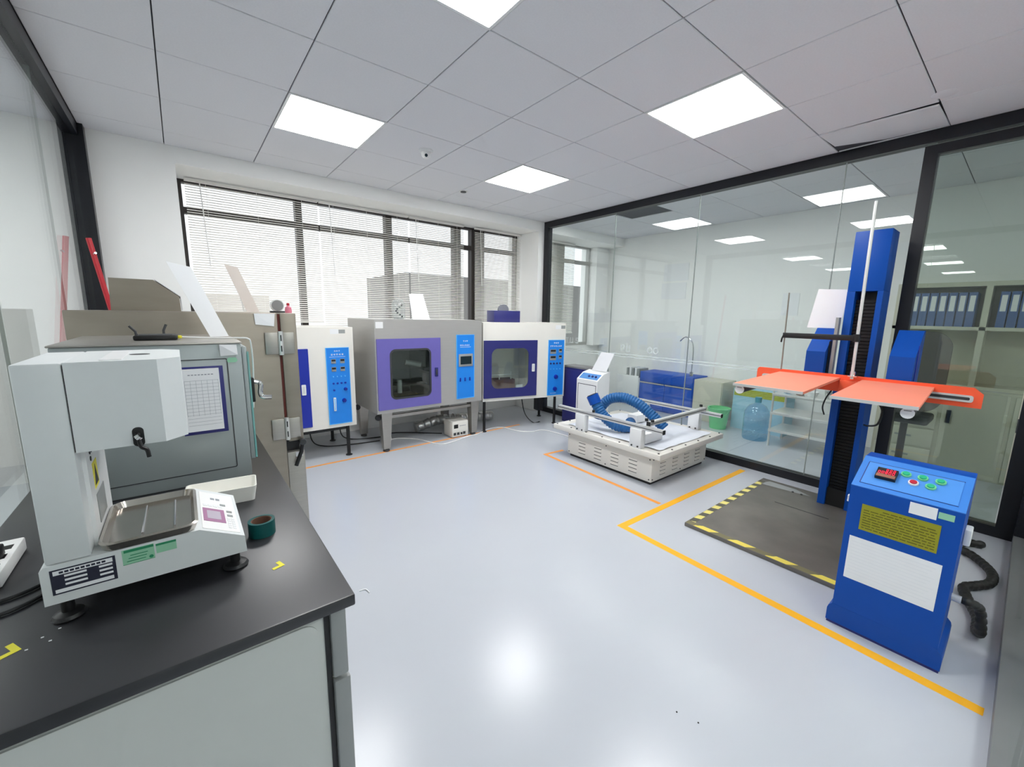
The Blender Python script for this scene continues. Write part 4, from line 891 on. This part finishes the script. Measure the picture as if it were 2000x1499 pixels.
# cross bar with slots
bar = MB().prism([(-2.205, 0.915), (-1.03, 0.915), (-1.018, 0.935), (-1.018, 1.015), (-1.03, 1.03), (-2.165, 1.03), (-2.205, 0.995)], 'x', 3.50, 3.525).build('cross_bar', M_orange, r)
for y0, y1 in ((-2.17, -1.97), (-1.24, -1.06)):
    MB().ring(rrect(y0, y1, 0.945, 0.985, 0.012, 3), rrect(y0 + 0.014, y1 - 0.014, 0.956, 0.974, 0.006, 3), 'x', 3.488, 3.4995).build('slot_rail', M_alu, bar)
    MB().prism(rrect(y0 + 0.014, y1 - 0.014, 0.956, 0.974, 0.006, 3), 'x', 3.495, 3.4995).build('slot', M_dkgrey, bar)
B('bar_bracket', M_orange, r, 3.47, 3.4995, -1.70, -1.55, 0.915, 1.0, bev=0.003)
def wing(y0, y1, dy, ycyl, lb):
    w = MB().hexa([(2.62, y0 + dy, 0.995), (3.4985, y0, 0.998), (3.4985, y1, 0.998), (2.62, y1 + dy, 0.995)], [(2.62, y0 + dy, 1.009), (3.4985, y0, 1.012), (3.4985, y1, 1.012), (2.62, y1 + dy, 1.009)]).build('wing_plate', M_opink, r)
    MB().hexa([(2.613, y0 + dy, 0.994), (2.6195, y0 + dy, 0.994), (2.6195, y1 + dy, 0.994), (2.613, y1 + dy, 0.994)], [(2.613, y0 + dy, 1.010), (2.6195, y0 + dy, 1.010), (2.6195, y1 + dy, 1.010), (2.613, y1 + dy, 1.010)]).build('wing_edge', M_alu, w)
    c_ = MB().cyl((2.66, ycyl + dy, 0.968), (3.46, ycyl, 0.968), 0.024, 18).build('support_tube', M_dkgrey, w)
    MB().cyl((2.652, ycyl + dy, 0.968), (2.6595, ycyl + dy, 0.968), 0.026, 18).build('tube_cap', M_white, c_)
    B('cap_mark', M_cabd, c_, 2.6505, 2.6518, ycyl + dy - 0.014, ycyl + dy + 0.014, 0.978, 0.983)
    B('motor_block', M_black, w, 3.20, 3.46, min(ycyl + 0.03, ycyl + 0.03), ycyl + 0.13, 0.90, 0.990) if lb else B('hinge_block', M_dkgrey, w, 3.36, 3.46, ycyl - 0.08, ycyl - 0.03, 0.94, 0.992)
wing(-1.545, -1.175, -0.045, -1.20, 0); wing(-2.005, -1.665, -0.045, -1.965, 1)
MB().tube(smooth([(3.30, -1.80, 0.90), (3.30, -1.82, 0.85), (3.35, -1.80, 0.76), (3.45, -1.74, 0.72), (3.56, -1.70, 0.70)]), 0.006, 8).build('cable', M_black, r)
MB().tube(smooth([(3.55, -1.50, 0.92), (3.55, -1.47, 0.85), (3.56, -1.455, 0.78), (3.60, -1.46, 0.72)]), 0.005, 8).build('cable', M_black, r)
def lift(y0, y1):
    l = MB().prism([(3.545, 0.93), (3.545, 1.178), (3.72, 1.342), (3.765, 1.342), (3.765, 0.93)], 'y', y0, y1).build('lift_box', M_blue, r)
    B('side_cover', M_black if y1 > -1.5 else M_dblue, l, 3.60, 3.655, y0 - 0.004, y0 - 0.0005, 0.94, 1.25)
lift(-1.43, -1.315); lift(-1.895, -1.772)
B('carriage', M_dkgrey, r, 3.53, 3.5445, -1.88, -1.33, 0.93, 1.02)
B('mast_guard', M_cabd, r, 3.60, 3.65, -1.468, -1.45, 0.95, 1.42)
rd = MB().cyl((3.45, -1.618, 1.015), (3.45, -1.606, 2.14), 0.0095, 14).build('chrome_rod', M_alu, r)
MB().lathe([(0.030, 0), (0.030, 0.008), (0.016, 0.012), (0.016, 0.035)], (3.46, -1.618, 1.0305), 18).build('rod_collar', M_chrome, rd)
am = B('holding_arm', M_black, r, 3.435, 3.465, -1.60, -1.185, 1.268, 1.305, bev=0.003)
MB().cyl((3.45, -1.612, 1.262), (3.45, -1.612, 1.312), 0.020, 14).build('arm_clamp', M_black, am)
MB().tube([(3.45, -1.188, 1.29), (3.45, -1.178, 1.26), (3.45, -1.176, 1.235)], 0.006, 8).build('arm_hook', M_black, am)
MB().cyl((3.45, -1.198, 1.032), (3.45, -1.190, 1.592), 0.0048, 8).build('thin_rod', M_steeld, r)
r = thing('white_sheet', 'white sheet of board propped behind the left lift box', 'board', (3.735, -1.36, 1.3425))
MB().hexa([(3.735, -1.243, 1.3425), (3.735, -1.444, 1.3425), (3.740, -1.444, 1.3425), (3.740, -1.243, 1.3425)], [(3.735, -1.287, 1.629), (3.735, -1.474, 1.618), (3.740, -1.474, 1.618), (3.740, -1.287, 1.629)]).build('sheet', M_paper, r)
MB().cyl((3.7349, -1.435, 1.36), (3.725, -1.435, 1.36), 0.006, 10).build('fixing', M_dkgrey, r)

# control console ---------------------------------------------------------
r = thing('control_console', 'blue floor console with green and red buttons and display', 'control console', (2.41, -2.09, 0))
KX, KY0, KY1, KD = 2.24, -2.268, -1.922, 2.54
MB().prism([(KX, 0.10), (KD, 0.10), (KD, 0.775), (KX + 0.20, 0.775), (KX, 0.683)], 'y', KY0, KY1).build('body', M_blue, r)
mb = MB(); pf = [(KY0 - 0.017, 0.012), (KY0 - 0.017, 0.07), (KY0 - 0.013, 0.085), (KY0, 0.0995), (KY1, 0.0995), (KY1 + 0.013, 0.085), (KY1 + 0.017, 0.07), (KY1 + 0.017, 0.012)]
mb.prism(pf, 'x', KX, KD); mb.build('base', M_blue, r); B('skid', M_navy, r, KX + 0.003, KD, KY0 - 0.014, KY1 + 0.014, 0, 0.012)
ts = Vector((0.20, 0, 0.092)).normalized(); tn = Vector((-0.092, 0, 0.20)).normalized()
def top_pt(s, y, h): return Vector((KX, y, 0.683)) + ts * s + tn * h
def top_box(nm, m, par, s0, s1, y0, y1, h0, h1):
    c4 = ((s0, y0), (s1, y0), (s1, y1), (s0, y1)); return MB().hexa([top_pt(s, y, h0) for s, y in c4], [top_pt(s, y, h1) for s, y in c4]).build(nm, m, par)
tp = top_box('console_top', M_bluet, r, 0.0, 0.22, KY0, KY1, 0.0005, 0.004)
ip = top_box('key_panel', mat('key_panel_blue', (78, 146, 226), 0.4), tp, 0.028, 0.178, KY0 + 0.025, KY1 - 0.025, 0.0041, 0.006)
mb = MB()
for a, b, c, d in ((0.026, 0.028, KY0 + 0.023, KY1 - 0.023), (0.178, 0.182, KY0 + 0.023, KY1 - 0.023), (0.028, 0.178, KY1 - 0.025, KY1 - 0.022)):
    mb.hexa([top_pt(s, y, .0041) for s, y in ((a, c), (b, c), (b, d), (a, d))], [top_pt(s, y, .0052) for s, y in ((a, c), (b, c), (b, d), (a, d))])
mb.build('panel_shadow_gap', M_navy, tp)
dm = top_box('display', M_black, tp, 0.075, 0.140, KY1 - 0.130, KY1 - 0.062, 0.0061, 0.020)
top_box('display_lower', mat('display_tan', (150, 100, 80), 0.5), dm, 0.079, 0.098, KY1 - 0.127, KY1 - 0.065, 0.0201, 0.021)
sg = MB(); ww = 0.0085
def digit(s, y, sc, segs):
    L = sc; q = {'a': (1.0, .9, 0, 1), 'b': (.5, 1, .85, 1), 'c': (0, .5, .85, 1), 'd': (0, .1, 0, 1), 'e': (0, .5, 0, .15), 'f': (.5, 1, 0, .15), 'g': (.45, .55, 0, 1)}
    for k in segs:
        s0, s1, t0, t1 = q[k]; s0, s1 = min(s0, s1), max(s0, s1)
        c4 = [(s + s0 * L * 1.5, y - t0 * L * .8), (s + s1 * L * 1.5, y - t0 * L * .8), (s + s1 * L * 1.5, y - t1 * L * .8), (s + s0 * L * 1.5, y - t1 * L * .8)]
        sg.hexa([top_pt(a, b, .0201) for a, b in c4], [top_pt(a, b, .0212) for a, b in c4])
for k in range(5): digit(0.102, KY1 - 0.068 - 0.0115 * k, 0.0095, 'abcdef' if k != 2 else 'abcdefg')
for k in range(3): digit(0.121, KY1 - 0.092 - 0.0115 * k, 0.0085, 'abcdef')
sg.build('led_digits', M_led, dm)
for s, y, m in ((0.142, -2.075, 0), (0.142, -2.127, 0), (0.142, -2.180, 0), (0.098, -2.105, 1), (0.098, -2.157, 0)):
    b_ = MB().cyl(top_pt(s, y, 0.0061), top_pt(s, y, 0.013), 0.0165, 22).build('button', M_plwhite if m else M_lgreen, tp)
    MB().cyl(top_pt(s, y, 0.0131), top_pt(s, y, 0.017), 0.0115, 20).build('button_cap', M_red if m else M_green, b_)
sgn = B('instruction_plate', M_olive, r, KX - 0.0015, KX - 0.0002, -2.213, -1.970, 0.494, 0.612)
mb = MB(); rng = random.Random(3)
for k in range(9):
    a = -1.978; z = 0.600 - 0.0115 * k
    while a > -2.200:
        l = rng.uniform(0.008, 0.03); b = max(a - l, -2.205)
        if k > 0 or (-2.16 < b and a < -2.02): mb.box(KX - 0.0021, KX - 0.0015, b, a, z - 0.0035, z)
        a = b - 0.004
mb.build('plate_print', mat('olive_print', (92, 88, 10), 0.6), sgn)
pp = B('instruction_sheet', M_paper, r, KX - 0.0016, KX - 0.0002, -2.236, -1.945, 0.252, 0.454)
mb = MB()
for k in range(11):
    z = 0.432 - 0.015 * k; mb.box(KX - 0.0020, KX - 0.0016, -2.222 + 0.01 * (k % 3), -1.955, z - 0.0012, z)
mb.build('sheet_print', mat('pale_print', (228, 230, 234), 0.8), pp)
B('paper_note', M_paper, r, KX - 0.0012, KX - 0.0002, -2.195, -2.115, 0.629, 0.677)
B('green_note', M_labelg, r, KX - 0.0012, KX - 0.0002, -2.243, -2.199, 0.640, 0.666)
for x, z, y in ((2.30, 0.52, 0), (2.26, 0.27, 0)): pass
B('white_plug', M_plwhite, r, 2.40, 2.47, KY0 - 0.022, KY0 - 0.0005, 0.50, 0.57, bev=0.005)
B('white_plug', M_plwhite, r, 2.25, 2.27, KY1 + 0.0005, KY1 + 0.008, 0.60, 0.63, bev=0.002)
MB().cyl((2.47, KY0 - 0.0005, 0.235), (2.47, KY0 - 0.03, 0.235), 0.016, 14).build('cable_gland', M_alu, r)
# spiral-wrapped cable by the console
pts = smooth([(2.47, KY0 - 0.031, 0.235), (2.49, KY0 - 0.06, 0.228), (2.54, KY0 - 0.085, 0.19), (2.58, KY0 - 0.098, 0.08), (2.66, KY0 - 0.092, 0.03), (2.80, KY0 - 0.085, 0.026), (2.98, KY0 - 0.035, 0.026), (3.08, KY0 - 0.022, 0.026), (3.15, KY0 - 0.06, 0.026), (3.25, KY0 - 0.105, 0.026), (3.40, KY0 - 0.10, 0.026), (3.56, KY0 - 0.02, 0.026), (3.62, KY0 + 0.05, 0.026), (3.74, KY0 + 0.02, 0.026), (3.80, KY0 - 0.06, 0.026)], 16)
pts = resample(pts, 0.012)
tag(MB().tube(pts, [min(0.012 + 0.0002 * k, 0.018) + (0.005 if k % 3 else 0) for k in range(len(pts))], 12).build('spiral_cable', M_hosebk, None, sharp=80), 'thick black spiral-wrapped cable snaking on the floor beside the blue console', 'cable')

# ================================================================== NEXT ROOM (behind the right glass wall)
r = thing('blue_cabinet', 'bright blue low cabinet with two doors behind the glass wall', 'cabinet', (5.55, 0.95, 0), group='furniture in the next room')
B('body', M_cabblue, r, 5.50, 5.88, 0.52, 1.385, 0.0, 0.575, bev=0.003)
for y0, y1 in ((0.53, 0.95), (0.955, 1.375)):
    d = B('door', M_cabblue, r, 5.482, 5.4995, y0, y1, 0.02, 0.40, bev=0.003); B('handle', M_alu, d, 5.472, 5.4818, y0 + 0.005, y1 - 0.005, 0.405, 0.422)
B('drawer', M_cabblue, r, 5.482, 5.4995, 0.53, 1.375, 0.43, 0.57, bev=0.003)
r = thing('beige_cabinet', 'pale beige low cabinet right of the blue cabinet, behind glass', 'cabinet', (5.69, 0.3, 0), group='furniture in the next room')
B('body', M_file, r, 5.50, 5.88, 0.12, 0.515, 0.0, 0.56, bev=0.003); B('door', M_file, r, 5.485, 5.4995, 0.13, 0.505, 0.02, 0.55, bev=0.003)
r = thing('white_drawer_unit', 'white low unit between the blue cabinet and the navy cabinet, behind glass', 'cabinet', (5.55, 1.5, 0), group='furniture in the next room')
B('body', M_white, r, 5.50, 5.88, 1.40, 1.82, 0, 0.46, bev=0.003); B('door', M_white, r, 5.485, 5.4995, 1.41, 1.81, 0.02, 0.49, bev=0.003)
for k in range(5):
    tag(MB().box(5.52, 5.76, 1.42 + 0.05 * k, 1.455 + 0.05 * k, 0.4605, 0.60 + 0.012 * (k % 2)).build('magazine_file', M_paper if k % 2 else M_cabd, None), 'upright document file behind the glass wall, %s from the blue cabinet' % ('first', 'second', 'third', 'fourth', 'fifth')[k], 'file', 'document files behind the glass')
r = thing('green_bucket', 'light green plastic bucket on the floor behind the glass wall', 'bucket', (5.30, 0.05, 0))
MB().lathe([(0.0, 0.0), (0.095, 0.0), (0.125, 0.25), (0.135, 0.255), (0.135, 0.27), (0.120, 0.27), (0.092, 0.01), (0.0, 0.01)], (5.30, 0.05, 0.0005), 28).build('pail', M_lgreen, r)
MB().tube(smooth([(5.30, 0.185, 0.26), (5.21, 0.16, 0.19), (5.17, 0.05, 0.165), (5.21, -0.06, 0.19), (5.30, -0.085, 0.26)]), 0.004, 6).build('handle', M_lgreen, r)
r = thing('water_bottle', 'large clear blue water bottle on the floor behind the glass wall', 'water bottle', (5.18, -0.44, 0))
MB().lathe([(0.0, 0.001), (0.125, 0.001), (0.135, 0.02), (0.135, 0.12), (0.128, 0.13), (0.135, 0.14), (0.135, 0.24), (0.128, 0.25), (0.135, 0.26), (0.132, 0.33), (0.09, 0.40), (0.035, 0.43), (0.03, 0.47)], (5.18, -0.44, 0), 28).build('bottle', M_bottle, r)
MB().lathe([(0.034, 0.44), (0.036, 0.50), (0.0, 0.502)], (5.18, -0.44, 0), 18).build('cap', mat('cap_blue', (60, 150, 170), 0.4), r)
r = thing('flower_print_carton', 'pale blue carton with yellow flower print behind the water bottle', 'carton', (5.62, -0.34, 0))
B('box', M_sky_box, r, 5.50, 5.80, -0.62, -0.02, 0.0, 0.52); B('flower_print', M_leaf, r, 5.498, 5.4998, -0.61, -0.03, 0.43, 0.519)
r = thing('steel_rack', 'stainless steel shelf rack holding small items, behind the glass wall', 'rack', (5.2, -0.92, 0))
rx0, rx1, ry0, ry1 = 5.03, 5.42, -1.19, -0.64
for x in (rx0, rx1):
    for y in (ry0, ry1): MB().cyl((x, y, 0.0), (x, y, 0.74), 0.011, 10).build('post', M_alu, r)
for z in (0.165, 0.36, 0.57):
    s_ = B('shelf', M_alu, r, rx0 - 0.012, rx1 + 0.012, ry0 - 0.012, ry1 + 0.012, z, z + 0.028, bev=0.002)
MB().tube([(rx0, ry0, 0.735), (rx0, ry1, 0.735)], 0.008, 8).build('top_rail', M_alu, r)
for k, (y, h, m, lb, rr) in enumerate(((-0.73, 0.09, M_bottle, 'round blue cup on the rack', 0.045), (-0.85, 0.06, M_brown, 'brown bowl on the rack', 0.05), (-0.96, 0.05, M_white, 'white dish on the rack', 0.06), (-1.10, 0.08, M_chrome, 'steel cup on the rack', 0.035))):
    tag(MB().lathe([(0, 0), (rr * .7, 0), (rr, h), (rr * .9, h), (rr * .6, 0.006), (0, 0.006)], (5.15, y, 0.5985), 18).build('cup', m, None), lb + ' behind the glass wall', 'cup', 'small vessels on the steel rack')
# file cupboard with binders
r = thing('file_cupboard', 'beige file cupboard with binders behind the glass door', 'cupboard', (5.68, -2.0, 0))
fy0, fy1 = -2.72, -1.44
B('base_unit', M_file, r, 5.47, 5.88, fy0, fy1, 0.0, 0.80, bev=0.003)
for k, (y0, y1) in enumerate(((-1.87, -1.46), (-2.29, -1.90), (-2.70, -2.32))):
    if k == 0:
        for z0, z1 in ((0.60, 0.78), (0.40, 0.58), (0.21, 0.38), (0.02, 0.19)):
            d = B('drawer', M_file, r, 5.455, 5.4695, y0, y1, z0, z1, bev=0.003); B('handle', M_cabd, d, 5.444, 5.4548, (y0 + y1) / 2 - 0.06, (y0 + y1) / 2 + 0.06, (z0 + z1) / 2, (z0 + z1) / 2 + 0.016)
    else:
        d = B('door', M_file, r, 5.455, 5.4695, y0, y1, 0.02, 0.78, bev=0.003); B('handle', M_dkgrey, d, 5.444, 5.4548, y1 - 0.06, y1 - 0.03, 0.48, 0.60)
up = MB(); up.box(5.55, 5.88, fy0, fy1, 1.72, 1.76); up.box(5.55, 5.88, fy0, fy1, 1.33, 1.36); up.box(5.55, 5.88, fy0, fy1, 0.8005, 0.83); up.box(5.86, 5.88, fy0, fy1, 0.83, 1.72)
for y in (fy1 - 0.04, -2.06, fy0): up.box(5.55, 5.86, y, y + 0.04, 0.83, 1.72)
up.build('shelf_unit', M_file, r)
for k in range(17):
    y = fy1 - 0.075 - 0.062 * k
    if -2.06 - 0.03 < y < -2.06 + 0.07 or y < fy0 + 0.05: continue
    b_ = thing('ring_binder', 'blue ring binder with white spine label standing in the file cupboard', 'binder', (5.70, y, 1.3605), group='binders in the file cupboard')
    B('cover', M_binder, b_, 5.58, 5.84, y - 0.026, y + 0.026, 1.3605, 1.67); B('spine_label', M_paper, b_, 5.578, 5.5798, y - 0.017, y + 0.017, 1.50, 1.64)
# white door/board on the far wall, wall poster sheets, gooseneck tap
for y0, y1, z0, z1, lb in ((0.95, 1.35, 1.95, 2.2, 'upper pale notice sheet on the far wall of the next room'), (0.97, 1.37, 1.68, 1.92, 'lower pale notice sheet on the far wall of the next room'), (-0.50, -0.32, 1.45, 1.72, 'small pale notice sheet on next-room wall left of the drop tester')):
    tag(B('notice_sheet', M_paper, None, 5.892, 5.8995, y0, y1, z0, z1), lb, 'notice', 'notices on the next-room wall')
r = thing('gooseneck_tap', 'thin curved steel gooseneck tap behind the glass wall', 'tap', (5.6, 0.62, 0.575))
MB().tube(smooth([(5.6, 0.62, 0.5755), (5.6, 0.62, 0.95), (5.6, 0.66, 1.08), (5.6, 0.75, 1.13), (5.6, 0.83, 1.07)]), 0.009, 8).build('spout', M_chrome, r)
MB().cyl((5.6, 0.62, 0.5752), (5.6, 0.62, 0.64), 0.025, 12).build('base', M_chrome, r)
# office chair behind the glass door
r = thing('office_chair', 'grey office chair with curved back behind the glass door', 'chair', (4.80, -1.72, 0))
MB().box(4.64, 4.96, -1.90, -1.60, 0.56, 0.63, bev=0.02).build('seat', M_dkgrey, r)
mb = MB(); mb.prism(rrect(-1.93, -1.55, 0.62, 1.32, 0.14, 8), 'x', 4.97, 5.02); mb.build('backrest', mat('chair_grey', (118, 112, 106), 0.8), r)
MB().cyl((4.81, -1.74, 0.10), (4.81, -1.74, 0.56), 0.025, 12).build('gas_lift', M_black, r)
B('back_support', M_black, r, 4.961, 4.99, -1.77, -1.71, 0.58, 0.70)
for k in range(5):
    a = k * 2 * PI / 5; l = MB().tube([(4.81, -1.74, 0.10), (4.81 + 0.26 * math.cos(a), -1.74 + 0.26 * math.sin(a), 0.065)], 0.016, 8).build('leg', M_black, r)
    MB().cyl((4.81 + 0.26 * math.cos(a) - 0.012, -1.74 + 0.26 * math.sin(a), 0.028), (4.81 + 0.26 * math.cos(a) + 0.012, -1.74 + 0.26 * math.sin(a), 0.028), 0.027, 12).build('caster', M_black, l)
